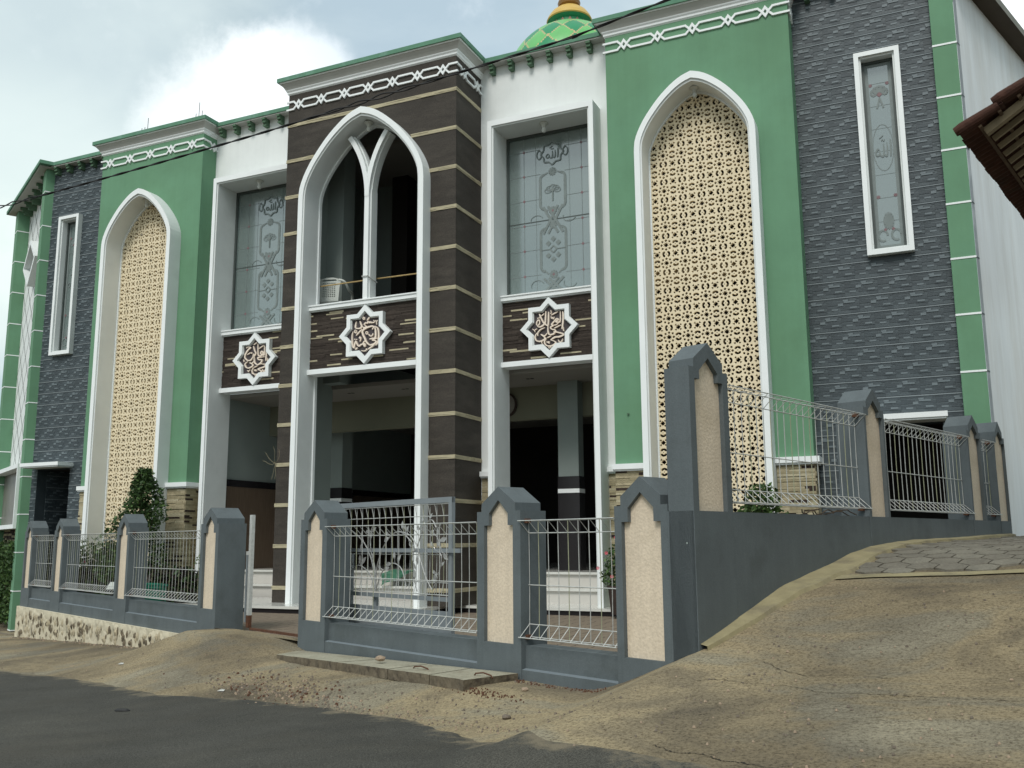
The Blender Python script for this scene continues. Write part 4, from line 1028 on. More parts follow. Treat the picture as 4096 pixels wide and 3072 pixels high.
mb = MB(); T_ = lambda x, y, z: TL(x, -y, z)
sc_, zc_ = 1.62, 8.72
mb.prism([(sc_-.80, zc_), (sc_, zc_-.62), (sc_+.80, zc_), (sc_, zc_+.62)], [[(sc_-.66, zc_), (sc_, zc_-.51), (sc_+.66, zc_), (sc_, zc_+.51)]], .02, .36, 'trim', T=T_, side='reveal')
fw = part(mb, 'diamond_window'); mb = MB(); mb.prism([(sc_-.7, zc_), (sc_, zc_-.54), (sc_+.7, zc_), (sc_, zc_+.54)], [], .27, .29, 'glass', T=T_); mb.build('pane', fw)
mb = MB()
mb.prism([(.30, 1.88), (3.9, 1.88), (3.9, 3.42), (.30, 3.42)], [[(.38, 1.98), (3.8, 1.98), (3.8, 3.32), (.38, 3.32)]], -.07, .34, 'trim', T=T_, side='reveal')
fw = part(mb, 'wide_window'); mb = MB(); lbox(mb, .05, 3.82, -.22, -.2, 1.98, 3.34, 'dusty_glass'); mb.build('pane', fw)
mb = MB(); lbox(mb, -.24, 4.4, -.5, .21, 10.795, 10.882, 'green_cap'); lbox(mb, -.1, 4.3, -.4, .17, 10.76, 10.793, 'cove'); part(mb, 'eave')
for i in range(6):
    mb = MB(); s = .62+i*.55
    for (o, z0, z1) in ((.14, 10.70, 10.758), (.09, 10.62, 10.702), (.03, 10.55, 10.622)): lbox(mb, s-.05, s+.05, OFF, o-.12, z0, z1, 'green_dark')
    part(mb, 'corbel')
mb = MB(); brick_panel(mb, .35, 3.7, -.4, 1.9, 0, .06, (.2, .6), ['tan2', 'tan1', 'choc'], None, 0, .03, T=lambda X, Y, Z: TL(X, OFF-Y+.005, Z), seed=9); part(mb, 'stone_plinth')

# ---- entrance platform and steps
mb = MB(); mb.box(-14.4, -8.056, 13.80, YW+.2, .26, .352, 'platform_edge'); mb.box(-14.43, -8.03, 13.77, YW+.2, .352, .40, 'platform')
mb.box(-8.03, -4.7, 15.05, YW+.4, .26, .352, 'platform_edge'); mb.box(-8.03, -4.67, 15.02, YW+.4, .352, .3995, 'platform')
for i in range(11): mb.box(-14.43+i*.6, -14.425+i*.6, 13.78, 14.5, .4, .4012, 'etch_line')
part(mb, 'entrance_platform')
mb = MB()
for x0, x1 in ((WL-.98, WL+.98), (CX-1.6, CX+1.6), (WR-.98, WR+.98)):
    for k, (z0, z1, y) in enumerate(((.36, .62, 15.95), (.62, .665, 15.90), (.665, .90, 16.25), (.90, .945, 16.20))):
        mb.box(x0, x1, y, y+1.2, z0+.001*k, z1, 'riser' if k in (0, 2) else 'platform')
part(mb, 'entrance_steps')
# ---- interior of the porch and upper gallery
mb = MB()
mb.box(-14.05, -5.2, 16.9, 24, .80, .93, 'platform'); mb.box(-14.3, -4.9, 15.9, 24, 4.62, 4.70, 'ceil'); part(mb, 'porch_floor')
mb = MB()
mb.box(-14.3, -14.05, 15.9, 24, .4, 4.62, 'grey_in'); mb.box(-5.25, -5.0, 15.9, 24, .4, 4.62, 'grey_in')
mb.box(-14.05, -14.035, 16.0, 24, .93, 2.72, 'wood'); mb.box(-14.05, -14.028, 16.0, 24, 2.72, 2.87, 'platform_edge')
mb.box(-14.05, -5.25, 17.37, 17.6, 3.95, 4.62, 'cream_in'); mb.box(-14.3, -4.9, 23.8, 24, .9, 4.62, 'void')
part(mb, 'porch_walls')
for (x0, x1, y0, y1) in ((-12.95, -12.45, 18.0, 18.4), (-13.9, -13.5, 19.6, 20.0), (-6.75, -6.33, 17.07, 17.36), (-9.95, -9.6, 20.5, 20.9)):
    mb = MB(); mb.box(x0, x1, y0, y1, .93, 4.62, 'grey_in')
    for (z0, z1, k) in ((.93, 2.42, 'platform_edge'), (2.42, 2.50, 'trim'), (2.50, 2.74, 'platform_edge')): mb.box(x0-.012, x1+.012, y0-.012, y1+.012, z0, z1, k)
    part(mb, 'porch_pillar')
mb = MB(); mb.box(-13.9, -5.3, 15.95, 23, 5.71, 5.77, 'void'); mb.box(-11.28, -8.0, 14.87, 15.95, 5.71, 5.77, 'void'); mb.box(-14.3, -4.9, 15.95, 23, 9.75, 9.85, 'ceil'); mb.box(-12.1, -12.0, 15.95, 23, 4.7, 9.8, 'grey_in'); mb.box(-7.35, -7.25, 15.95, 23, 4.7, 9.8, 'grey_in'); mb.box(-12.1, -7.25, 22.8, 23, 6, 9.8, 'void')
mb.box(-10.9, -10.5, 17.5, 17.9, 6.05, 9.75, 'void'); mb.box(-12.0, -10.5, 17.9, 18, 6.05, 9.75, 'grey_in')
for x in (-11.1, -8.3): mb.box(x-.2, x+.2, 15.6, 16.0, 4.7, 9.75, 'grey_in')
part(mb, 'upper_gallery')
for (x, y) in ((-9.89, 16.49), (-11.2, 16.46), (-7.09, 16.5), (-5.7, 16.6)):
    for dx in (-.045, .045): mb = MB(); mb.lathe([(.0, 4.612), (.035, 4.612), (.04, 4.618)], (x+dx, y, 0), 'black', 12); part(mb, 'ceiling_spotlight')
# bulbs under the surrounds
def bulb(x, y, z):
    mb = MB(); mb.lathe([(.0, 0), (.085, -.0), (.09, -.02), (.05, -.045), (.035, -.09), (.0, -.09)], (0, 0, 0), 'bulb', 16)
    mb.lathe([(.03, -.09), (.042, -.12), (.045, -.15), (.03, -.185), (.0, -.19)], (0, 0, 0), 'bulb', 12)
    o = part(mb, 'soffit_lamp', smooth=True); o.location = (x, y, z)
bulb(WL, 15.45, 9.30); bulb(WR, 15.45, 9.30); bulb(CX, 14.6, 9.62); bulb(BL, 15.15, 9.24); bulb(BR, 15.15, 9.24)
# wall clock
ck = MB(); ck.prism([(.26*math.cos(2*math.pi*i/28), .26*math.sin(2*math.pi*i/28)) for i in range(28)], [[(.225*math.cos(2*math.pi*i/28), .225*math.sin(2*math.pi*i/28)) for i in range(28)]], -.05, .0, 'choc')
ck.prism([(.227*math.cos(2*math.pi*i/28), .227*math.sin(2*math.pi*i/28)) for i in range(28)], [], -.03, -.001, 'ceil')
ck.box(-.006, .006, -.036, -.031, -.02, .15, 'black'); ck.box(-.02, .10, -.036, -.031, -.006, .006, 'black')
o = ck.build('wall_clock'); o.location = (-8.01, 17.368, 4.27); tag(o, 'round wall clock with dark rim on the cream wall inside the right doorway', 'clock')

# ---- dome
DC = (-8.19, 22.0, 13.34)
mb = MB(); NS = 96; prof = []
NV = 40
for i in range(NV+1):
    a = R_(-38+i*(108/NV)); r = 1.76*math.cos(a); z = 1.84*math.sin(a); prof.append((max(r, .5), z))
def dome_k(i, j):
    # interlaced pointed lozenges
    P = 14; phi = (j+.5)/NS*P; a = -38+(i+.5)*(108/NV); v = (a+38)/108*4.2
    for ofs in (0.0, .5):
        pass
    f1 = (phi+v) % 1.0; f2 = (phi-v) % 1.0
    if min(f1, 1-f1) < .03 or min(f2, 1-f2) < .03: return 'dome_line'
    if a > 58: return 'dome_c'
    return 'dome_a' if (int(phi+v)+int(math.floor(phi-v))) % 2 == 0 else 'dome_b'
NS = 240; NV = 60; prof = []
for i in range(NV+1):
    a = R_(-38+i*(108/NV)); prof.append((max(1.76*math.cos(a), .5), 1.84*math.sin(a)))
mb.lathe(prof, DC, 'dome_a', NS, dome_k); dm = mb.build('dome', mosque, smooth=True, merge=True)
mb = MB(); mb.lathe([(1.15, 10.7), (1.15, 12.9), (1.45, 12.98)], (DC[0], DC[1], -.3), 'white', 32); mb.build('dome_drum', dm)
mb = MB(); mb.lathe([(.52, 1.66), (.49, 1.74), (.49, 1.90), (.61, 2.00)], DC, 'dome_a', 48)
for i in range(16):
    a = 2*math.pi*i/16; c, s_ = math.cos(a), math.sin(a); r = .512
    P = [(-.05, 1.76), (.05, 1.76), (.045, 1.82), (0, 1.90), (-.045, 1.82)]
    mb.add([(DC[0]+r*c-x*s_, DC[1]+r*s_+x*c, DC[2]+z) for x, z in P], [tuple(range(5))], 'petal')
mb.build('dome_collar', dm)
mb = MB(); DG = (DC[0], DC[1], DC[2]+.16)
mb.lathe([(.60, 1.82), (.62, 1.85), (.58, 1.95), (.49, 2.08), (.36, 2.19), (.25, 2.25), (.24, 2.27)], DG, 'gold', 48)
mb.lathe([(.22, 2.26), (.29, 2.31), (.31, 2.39), (.28, 2.48), (.17, 2.55), (.10, 2.58), (.2, 2.68), (.22, 2.78), (.1, 2.9), (.05, 3.0), (.03, 3.5), (0, 3.55)], DG, 'gold_d', 40)
mb.build('finial', dm, smooth=True)
# starter bars sticking out of the parapets
for (x, y, hs) in ((BL-.25, 15.1, (.1, .12, .34)), (BL+1.42, 15.05, (.1, .36, .16)), (BR-.1, 15.1, (.3, .5, .45)),):
    for k, h in enumerate(hs): mb = MB(); mb.tube([(x+k*.07, y+.02*k, 10.88), (x+k*.07+.01, y+.02*k, 10.9+h)], .007, 'rebar', 5); part(mb, 'starter_bar')
# small wall stains / weep pipe
mb = MB(); mb.tube([(-4.72, YG-.03, 3.62), (-4.72, YG+.01, 3.62)], .018, 'green_dark', 10); part(mb, 'weep_pipe')

# ================================================================== FENCE
def post_mesh(w_=.60, dp=.32, zb=.0, zw=.585, z1=1.78, z2=1.855, za=2.01, cr=1.65):
    """local: x along the wall, y depth (0 = street face), z up. returns body, panel"""
    h = w_/2; c = h-.07
    o = [(-h, zb), (h, zb), (h, z1), (c, z1), (c, z2), (0, za), (-c, z2), (-c, z1), (-h, z1)]
    nh = .205; n2 = .135
    hole = [(-nh, zw), (nh, zw), (nh, cr), (n2, cr), (n2, z1-.02), (0, za-.125), (-n2, z1-.02), (-n2, cr), (-nh, cr)]
    b = MB(); b.prism(o, [hole], 0, .05, 'post'); b.prism(o, [], .0502, dp, 'post')
    p = MB(); p.prism([(x*.998, z) for x, z in hole], [], .040, .0495, 'niche')
    return b, p
def place(o, origin, dirv, normal_in):
    m = Matrix(((dirv.x, normal_in.x, 0), (dirv.y, normal_in.y, 0), (0, 0, 1))).to_4x4(); m.translation = origin; o.matrix_basis = m
def add_post(fence, origin, xdir, yin, **k):
    b, p = post_mesh(**k); bo = b.build('fence_post', fence); place(bo, origin, xdir, yin)
    cap_hi = p.build('cream_panel', bo); return bo
def mesh_panel(mb, T, L, z0, z1, pitch=.122, off=.12, roll=.11, hz=None, key='wire', r=.0042, rh=.005):
    n = max(2, round(L/pitch))
    for i in range(n+1):
        x = L*i/n; kk = 'wire_y' if i % 3 == 1 else key
        j = random.uniform(-.002, .002)
        P = [(x, 0, z0+roll), (x+j, -off, z0), (x, 0, z0), (x, 0, z1), (x-j, -off, z1), (x, 0, z1-roll)]
        mb.tube([T(*q) for q in P[:3]], r, key, 4, caps=False); mb.tube([T(*q) for q in (P[2], ((x+.002), .004, (z0+z1)/2), P[3])], r*.9, kk, 4, caps=False); mb.tube([T(*q) for q in P[3:]], r, key, 4, caps=False)
    for (y, z) in [(0, z0), (-off, z0), (0, z0+roll), (0, z1), (-off, z1), (0, z1-roll)]+[(0, q) for q in (hz or [(z0+z1)/2-.06])]:
        mb.tube([T(-.02, y, z), T(L*.5, y, z+random.uniform(-.003, .003)), T(L+.02, y, z)], rh, key, 5, caps=False)
nFD = FD; yin = FN; xR = -FD      # local x to the right (towards smaller s)
def fpos(s, z=0, t=0): return W(s, t, z)
fl = thing('perimeter_fence', 'grey and cream gabled-post fence left of the gate opening, on a river-stone footing', 'fence', tuple(W(11, 0, 0)))
fr_ = thing('perimeter_fence', 'grey and cream gabled-post fence between the gate opening and the ramp corner', 'fence', tuple(W(2, 0, 0)))
fs_ = thing('perimeter_fence', 'raised grey and cream fence climbing beside the ramp, with taller posts', 'fence', tuple(U(3, 0, 0)))
for o_ in (fl, fr_, fs_): o_.location = (0, 0, 0)
for s in (15.94, 13.80, 10.19): add_post(fl, fpos(s), xR, yin, zb=.10)
add_post(fl, fpos(6.695), xR, yin, zb=.10, dp=.42)
for s, zb in ((3.735, .10), (.325, .10), (-1.42, .20)): add_post(fr_, fpos(s), xR, yin, zb=zb, w_=.62 if s > 0 else .56)
def dwarf(fence, s0, s1, zb, top=.58):
    mb = MB(); L = s0-s1
    def T(x, y, z): return tuple(W(s0-x, -y, z))
    mb.box(0, L, .055, .27, .30, top, 'post', T=T); mb.box(0, L, .006, .29, zb, .375, 'post', T=T)
    mb.add([T(0, .006, .375), T(L, .006, .375), T(L, .055, .385), T(0, .055, .385)], [(0, 1, 2, 3)], 'post_edge')
    mb.build('dwarf_wall', fence)
for a, b in ((15.64, 14.10), (13.50, 10.49), (9.89, 7.0)): dwarf(fl, a, b, .12)
for a, b in ((3.425, .635), (.015, -1.14)): dwarf(fr_, a, b, 0.0)
# body under posts on the left, resting on the stone footing
mb = MB()
def T0(x, y, z): return tuple(W(x, -y, z))
mb.box(7.0, 16.25, .012, .25, .10, .36, 'post', T=T0); mb.build('wall_base', fl)
mb = MB(); vs = []; NX = 90
pts = []
top = [(16.30, .196), (6.45, .186)]
o = [(-16.30, .196), (-16.30, -.70)]+[(-s, -.70) for s in (12, 8)]+[(-6.45, -.3), (-6.45, .186)]
mb.prism([(-x, z) for x, z in o], [], -.045, .3, 'stonebase', T=lambda x, y, z: tuple(W(x, -y, z)))
# real bulging stones scattered in the plaster
for i in range(120):
    s = random.uniform(8.2, 16.1); zt = .10; zb_ = -.446+(16.22-s)*.0449
    z = random.uniform(zb_+.04, zt)
    if zt-zb_ < .1: continue
    rx = random.uniform(.03, .075); rz = random.uniform(.04, .085); vsx = []; n = 9
    for q in range(n): 
        a = 2*math.pi*q/n; vsx.append(tuple(W(s+rx*math.cos(a)*random.uniform(.8, 1.15), .048, z+rz*math.sin(a)*random.uniform(.8, 1.15))))
    vsx.append(tuple(W(s, .048+random.uniform(.012, .03), z+.01)))
    mb.add(vsx, [(q, (q+1) % n, n) for q in range(n)], 'bstone' if random.random() < .6 else 'bstone2')
mb.build('stone_footing', fl)
# wire panels
PZ0, PZ1, PO = .655, 1.685, .10
def wire_panel(fence, s0, s1):
    mb = MB(); mesh_panel(mb, lambda x, y, z: tuple(W(s0-x, -(PO+y), z)), s0-s1, PZ0, PZ1); 
    for (zz) in (PZ0, PZ1):
        for xx in (.0, s0-s1): mb.box(xx-.03, xx+.03, -.05, .0, zz-.02, zz+.02, 'rust', T=lambda x, y, z: tuple(W(s0-x, -(PO+y), z)))
    mb.build('wire_panel', fence)
for a, b in ((15.64, 14.12), (13.50, 10.51), (9.89, 7.02)): wire_panel(fl, a, b)
for a, b in ((3.42, .64), (.01, -1.13)): wire_panel(fr_, a, b)
# side fence
yin2 = -SN
def upos(u, z=0, v=0): return U(u, v, z)
add_post(fs_, upos(.282, 0), SD, yin2, zb=.3, zw=1.72, z1=2.84, z2=2.91, za=3.06, cr=2.75, w_=.564, dp=.23)
for u in (3.417, 6.42, 7.41): add_post(fs_, upos(u, 0), SD, yin2, zb=1.0, zw=1.72, z1=2.83, z2=2.90, za=3.04, cr=2.75, w_=.50 if u < 7 else .42, dp=.30)
mb = MB()
def TU(x, y, z): return tuple(U(x, -y, z))
mb.box(.0, 7.63, .006, .24, .2, 1.722, 'post', T=TU); mb.build('retaining_wall', fs_)
# joint line and paint scars on the tall pier
mb = MB()
sc1 = [(1.30, .0), (1.27, .02), (1.22, .035), (1.14, .03), (1.06, .01), (1.03, -.01), (1.10, -.02), (1.18, -.03), (1.26, -.02)]
mb.add([tuple(W(-1.80+x*.8, .006, z)) for z, x in sc1], [tuple(range(len(sc1)))], 'scar')
for (s, z, a, b) in ((-1.86, 1.50, .03, .02), (-1.84, 1.12, .015, .03), (-1.75, .93, .01, .05)): mb.add([tuple(W(s, .006, z)), tuple(W(s-a, .006, z-b)), tuple(W(s-.004, .006, z-2*b))], [(0, 1, 2)], 'scar')
mb.build('paint_scar', fs_)
for a, b in ((.57, 3.16), (3.67, 6.16), (6.68, 7.19)):
    mb = MB(); mesh_panel(mb, lambda x, y, z: tuple(U(a+x, -(.10+y), z)), b-a, 1.80, 2.745)
    for zz in (1.80, 2.745): mb.box(b-a-.05, b-a, -.05, 0, zz-.02, zz+.02, 'rust', T=lambda x, y, z: tuple(U(a+x, -(.10+y), z)))
    mb.build('wire_panel', fs_)

# ================================================================== SLIDING GATE
gt = thing('sliding_gate', 'grey metal mesh gate with silver vine scrollwork, slid open behind the fence', 'gate')
GO = .52
def TG(x, y, z): return tuple(W(4.75-x, -(GO+y), z))     # x from left end to right
GL = 4.75-1.70
mb = MB()
mb.box(0, GL, 0, .045, 1.925, 1.985, 'gate', T=TG); mb.box(GL-.06, GL, -.001, .046, .38, 1.985, 'gate', T=TG); mb.box(0, .06, -.001, .046, .38, 1.985, 'gate', T=TG)
for z0, z1 in ((.865, .91), (.715, .76)): mb.box(.06, GL-.06, .002, .043, z0, z1, 'gate', T=TG)
mb.build('gate_frame', gt)
mb = MB(); mb.box(.06, GL-.06, .012, .03, .38, .713, 'gate', T=TG); mb.build('sheet_panel', gt)
mb = MB(); mb.box(-.1, GL+.18, -.03, .0, 1.385, 1.43, 'gate', T=TG); mb.build('slide_bar', gt)
mb = MB(); mb.box(.92, .96, .05, .09, .75, 1.36, 'gate', T=TG); mb.box(1.45, 1.52, .05, .09, .5, .87, 'gate', T=TG); mb.build('support_leg', gt)
mb = MB(); mesh_panel(mb, lambda x, y, z: TG(.07+x, .04+y, z), GL-.14, .93, 1.915, pitch=.125, off=.03, roll=.13); mb.build('wire_panel', gt)
def leaf(mb, c, ang, L, k='silver'):
    P = [(0, 0), (.28, .22), (.6, .24), (1, 0), (.6, -.24), (.28, -.22)]; ca, sa = math.cos(ang), math.sin(ang)
    mb.add([TG(c[0]+L*(x*ca-y*sa), -.035+(.008 if i in (0, 3) else 0), c[1]+L*(x*sa+y*ca)) for i, (x, y) in enumerate(P)], [tuple(range(6))], k)
mb = MB()
vines = [((1.62, .95), (1.55, 1.25), (1.35, 1.50), (1.0, 1.66), (.72, 1.60)), ((1.62, .95), (1.60, 1.20), (1.50, 1.45), (1.52, 1.66), (1.62, 1.70)), ((1.63, .95), (1.66, 1.25), (1.85, 1.52), (2.10, 1.62), (2.35, 1.50)),
         ((1.63, .95), (1.75, 1.15), (1.95, 1.26), (2.15, 1.20), (2.25, 1.0)), ((1.62, .95), (1.5, 1.12), (1.3, 1.22), (1.15, 1.20), (1.02, 1.08)), ((2.1, 1.62), (2.3, 1.58), (2.45, 1.45), (2.52, 1.3), (2.62, 1.12), (2.74, .98)),
         ((2.45, 1.45), (2.58, 1.66), (2.72, 1.74), (2.80, 1.66)), ((2.74, .98), (2.85, 1.15), (2.9, 1.35), (2.78, 1.42)), ((2.35, 1.5), (2.38, 1.3), (2.40, 1.1), (2.46, .96)), ((2.9, 1.7), (2.82, 1.6), (2.88, 1.45), (2.93, 1.38))]
for V in vines:
    mb.tube([TG(p.x, -.025, p.y) for p in catmull([Vector((a, b, 0)) for a, b in V], 6)], .007, 'silver', 5)
rg = random.Random(4)
for V in vines:
    cv = catmull([Vector((a, b, 0)) for a, b in V], 6)
    for q in range(5):
        i = rg.randrange(5, len(cv)); p = cv[i]; a = rg.uniform(0, 6.28); L = rg.uniform(.07, .12)
        mb.tube([TG(p.x, -.025, p.y), TG(p.x+.04*math.cos(a), -.03, p.y+.04*math.sin(a))], .004, 'silver', 4); leaf(mb, (p.x+.04*math.cos(a), p.y+.04*math.sin(a)), a, L)
mb.build('vine_scrollwork', gt)
# receiving post at the other jamb
gp = thing('gate_post', 'slim galvanised latch post with rusty foot against the grey pillar left of the gate opening', 'gate post')
mb = MB()
def TP(x, y, z): return tuple(W(6.26-x, -(.40+y), z))
mb.box(-.0, .07, 0, .05, .50, 1.90, 'wire', T=TP); mb.box(-.0, .071, -.001, .051, .33, .50, 'rust', T=TP); mb.build('post', gp)
mb = MB(); mb.box(-.10, -.001, .012, .03, 1.335, 1.385, 'wire', T=TP); mb.box(-.075, -.03, .002, .04, .40, 1.335, 'gate', T=TP); mb.build('bracket', gp)
tr = MB(); tr.box(4.1, 5.75, .20, .24, .342, .372, 'rust', T=T0); o = tr.build('gate_track'); tag(o, 'rusty steel gate track lying across the gateway threshold', 'gate track')

# ================================================================== DRAIN SLABS
SLJ = [(.02, .03), (.70, .03), (1.36, .03), (2.15, .03), (3.95, .03)]
SLF = [(.04, .62), (.60, .58), (1.30, .55), (2.30, .50), (3.70, .46)]
words = ['rightmost pale concrete drain slab with a lifting hook, at the gabled post foot', 'pale concrete drain slab, second from the right end of the row', 'pale concrete drain slab with a small stone lying on it', 'leftmost, longest concrete drain slab with a broken front edge']
for i in range(4):
    a0, a1, b1, b0 = SLJ[i], SLJ[i+1], SLF[i+1], SLF[i]
    mb = MB(); zt = lambda s: .348-.030*s
    N = 14; front = []
    for k in range(N+1):
        q = k/N; s = b0[0]+(b1[0]-b0[0])*q; t = b0[1]+(b1[1]-b0[1])*q+.02*noise.noise(Vector((s*7, 1.3, 0)))
        front.append((s+(.006 if k == 0 else (-.006 if k == N else 0)), t))
    P = [(a0[0]+.006, a0[1])]+front+[(a1[0]-.006, a1[1])]
    topv = [tuple(W(s, t, zt(s)+.002*i)) for s, t in P]; bot = [tuple(W(s, t+.01*noise.noise(Vector((s*20, 5, 0))), zt(s)-.09)) for s, t in P]; n = len(P)
    mb.add(topv, [tuple(range(n))], 'slab'); mb.add(topv+bot, [(q, (q+1) % n, n+(q+1) % n, n+q) for q in range(n)], 'slab_side')
    o = mb.build('drain_slab'); tag(o, words[i], 'drain slab', 'concrete drain slabs along the foot of the fence')
    if i < 2:
        c = ((a0[0]+a1[0])/2+(.0 if i else -.25), .36); h = MB()
        h.tube([tuple(W(c[0]+dx, c[1]+.03*dx, .352-.03*c[0]+dz)) for dx, dz in ((.12, -.01), (.10, .012), (.0, .026), (-.10, .012), (-.12, -.01))], .007, 'rust', 6); h.build('lifting_hook', o)

# ================================================================== LOOSE STONES, LITTER
def rock(name, s, t, r, key, label, cat='stone', group=None, zoff=0):
    bm = bmesh.new(); bmesh.ops.create_icosphere(bm, subdivisions=2, radius=r); rd = random.uniform(0, 99)
    for v in bm.verts: v.co *= 1+.35*noise.noise(v.co*(1.2/r)+Vector((rd, 0, 0))); v.co.z *= .6
    me = D.meshes.new(name); bm.to_mesh(me); bm.free(); me.materials.append(M[key]); o = D.objects.new(name, me); COL.objects.link(o)
    p = W(s, t); o.location = (p.x, p.y, hgt(p.x, p.y)+r*.35+zoff); o.rotation_euler.z = random.uniform(0, 6); return tag(o, label, cat, group)
rock('stone', 1.80, .30, .05, 'stone_p', 'fist-sized pinkish stone lying on the drain slabs', zoff=.10)
rock('stone', -.95, 1.02, .035, 'stone', 'dark stone alone near the asphalt edge, in front of the cream corner post')
rock('stone', -.45, .38, .03, 'stone_p', 'small brown stone on the concrete just right of the drain slabs')
# gravel: too many bits to count
mb = MB(); rg = random.Random(3)
def bit(s, t, r, k):
    p = W(s, t); z = hgt(p.x, p.y)+.004; n = 5; a0 = rg.uniform(0, 6)
    base = [(p.x+r*math.cos(a0+2*math.pi*i/n)*rg.uniform(.7, 1.2), p.y+r*math.sin(a0+2*math.pi*i/n)*rg.uniform(.7, 1.2), z-.003) for i in range(n)]
    topp = [(p.x+(x-p.x)*.55, p.y+(y-p.y)*.55, z+r*.75) for x, y, _ in base]
    mb.add(base+topp, [tuple(range(n, 2*n))]+[(i, (i+1) % n, n+(i+1) % n, n+i) for i in range(n)], k)
for _ in range(420): bit(rg.gauss(2.2, .75), rg.gauss(1.15, .17), rg.uniform(.006, .018), rg.choice(['stone', 'stone', 'stone_p', 'rust']))
for _ in range(150): bit(rg.uniform(-2.2, 3.8), rg.uniform(.75, 1.35), rg.uniform(.005, .014), 'stone')
for _ in range(110): bit(rg.gauss(-.2, .22), rg.gauss(.62, .04), rg.uniform(.004, .011), 'rust')
for _ in range(260): bit(rg.uniform(-1.5, 3.6), lerp_tab(EDGE, 1)+rg.gauss(-.05, .06), rg.uniform(.004, .012), rg.choice(['stone', 'stone_p']))
for _ in range(520): bit(rg.uniform(-6, 20), rg.uniform(.3, 2.0), rg.uniform(.003, .010), rg.choice(['stone', 'stone_p']))
for _ in range(500):
    u = rg.uniform(-3.5, 1.5); v = rg.uniform(.3, 4.0); p = U(u, v); s, t = ST(p.x, p.y); bit(s, t, rg.uniform(.004, .012), rg.choice(['stone', 'stone_p', 'stone']))
for _ in range(170): bit(rg.uniform(-1.1, 0), rg.uniform(.02, .14), rg.uniform(.004, .013), rg.choice(['rust', 'stone']))
for _ in range(200): bit(rg.uniform(7.5, 16), rg.uniform(.06, .25), rg.uniform(.005, .02), rg.choice(['stone_p', 'stone']))
tag(mb.build('gravel'), 'loose gravel and grit scattered over the concrete apron', 'gravel', kind='stuff')
for (s, t, lab) in ((2.95, 1.45, 'scrap of white litter on the concrete near the asphalt edge, left of the gravel'), (6.1, 1.35, 'scrap of white litter below the gateway ramp, furthest left')):
    mb = MB(); mb.add([(-.04, -.02, 0), (.045, -.015, .004), (.03, .02, .014), (-.035, .022, .006)], [(0, 1, 2, 3)], 'litter'); mb.add([(-.04, -.02, 0), (.03, .02, .014), (.0, .0, .022)], [(0, 1, 2)], 'litter')
    o = mb.build('litter'); p = W(s, t); o.location = (p.x, p.y, hgt(p.x, p.y)+.008); tag(o, lab, 'litter')
mb = MB(); mb.lathe([(.0, .022), (.05, .02), (.075, .008), (.078, 0)], (0, 0, 0), 'black', 9); o = mb.build('leaf_scrap'); p = W(2.6, 2.55); o.location = (p.x, p.y, hgt(p.x, p.y)+.015); o.scale = (1.0, .4, 1); o.rotation_euler.z = .3
tag(o, 'curled black scrap lying on the asphalt', 'scrap')
mb = MB(); rr = random.Random(8)      # dry twigs on top of the retaining wall
for i in range(7):
    u = 1.7+rr.uniform(0, .9); mb.tube([tuple(U(u+k*.12, -.1+rr.uniform(-.04, .04), 1.735+.03*math.sin(k+i)+.01*i*.3)) for k in range(5)], .006, 'bark', 5)
tag(mb.build('dry_branch'), 'bundle of dry brown branches lying on the ramp-side wall', 'branch')

# ================================================================== PLANTS
def leaf_cloud(mb, c, rad, n, size, keys, rnd, flat=1.0, up=.3):
    for _ in range(n):
        while True:
            p = Vector((rnd.uniform(-1, 1), rnd.uniform(-1, 1), rnd.uniform(-1, 1)))
            if p.length < 1 and p.length > .25: break
        p = Vector((p.x*rad[0], p.y*rad[1], p.z*rad[2]))+Vector(c); d = Vector((rnd.gauss(0, 1), rnd.gauss(0, 1), rnd.gauss(up, .8))).normalized(); q = d.cross(Vector((rnd.random(), rnd.random(), rnd.random()))).normalized()
        L = size*rnd.uniform(.6, 1.3); w2 = L*.27
        mb.add([p-d*L*.5, p+q*w2, p+d*L*.5, p-q*w2], [(0, 1, 2, 3)], rnd.choice(keys))
def shrub(name, label, cat, base, blobs, leafsize, keys, seed, stems=4, flowers=0, dens=1):
    o = thing(name, label, cat, base); rnd = random.Random(seed); mb = MB()
    for (cx, cy, cz, rx, ry, rz, n) in blobs: leaf_cloud(mb, (cx, cy, cz), (rx, ry, rz), int(n*dens), leafsize, keys, rnd)
    mb.build('foliage', o)
    tb = MB(); B0 = blobs[0]
    for i in range(stems):
        b = blobs[rnd.randrange(len(blobs))]; tb.tube([(rnd.uniform(-.03, .03), rnd.uniform(-.03, .03), 0), (b[0]*.4, b[1]*.4, b[2]*.5), (b[0], b[1], b[2])], [.02, .013, .006], 'bark', 6)
    tb.build('trunk', o)
    if flowers:
        fb = MB()
        for i in range(flowers):
            b = blobs[rnd.randrange(len(blobs))]; p = Vector((b[0]+rnd.uniform(-1, 1)*b[3], b[1]-b[4], b[2]+rnd.uniform(0, 1)*b[5]))
            for a in range(5): fb.add([p, p+Vector((.03*math.cos(a*1.26), -.01, .03*math.sin(a*1.26))), p+Vector((.03*math.cos(a*1.26+.9), -.01, .03*math.sin(a*1.26+.9)))], [(0, 1, 2)], 'flower')
        fb.build('blossom', o)
    return o
con = []
for i in range(13):
    h = .55+i*.17; r = .66*(1-(i/13)**2)*.95+.10; a = i*2.4
    for k in range(3): con.append((r*.55*math.cos(a+k*2.1)+(.12 if i > 6 else -.05), r*.5*math.sin(a+k*2.1), h, r*(.45+.25*random.random()), r*.5, .17, 190))
for k in range(9): con.append((-.25-.07*k, .05*math.sin(k), .35+.09*k, .30, .28, .20, 240))
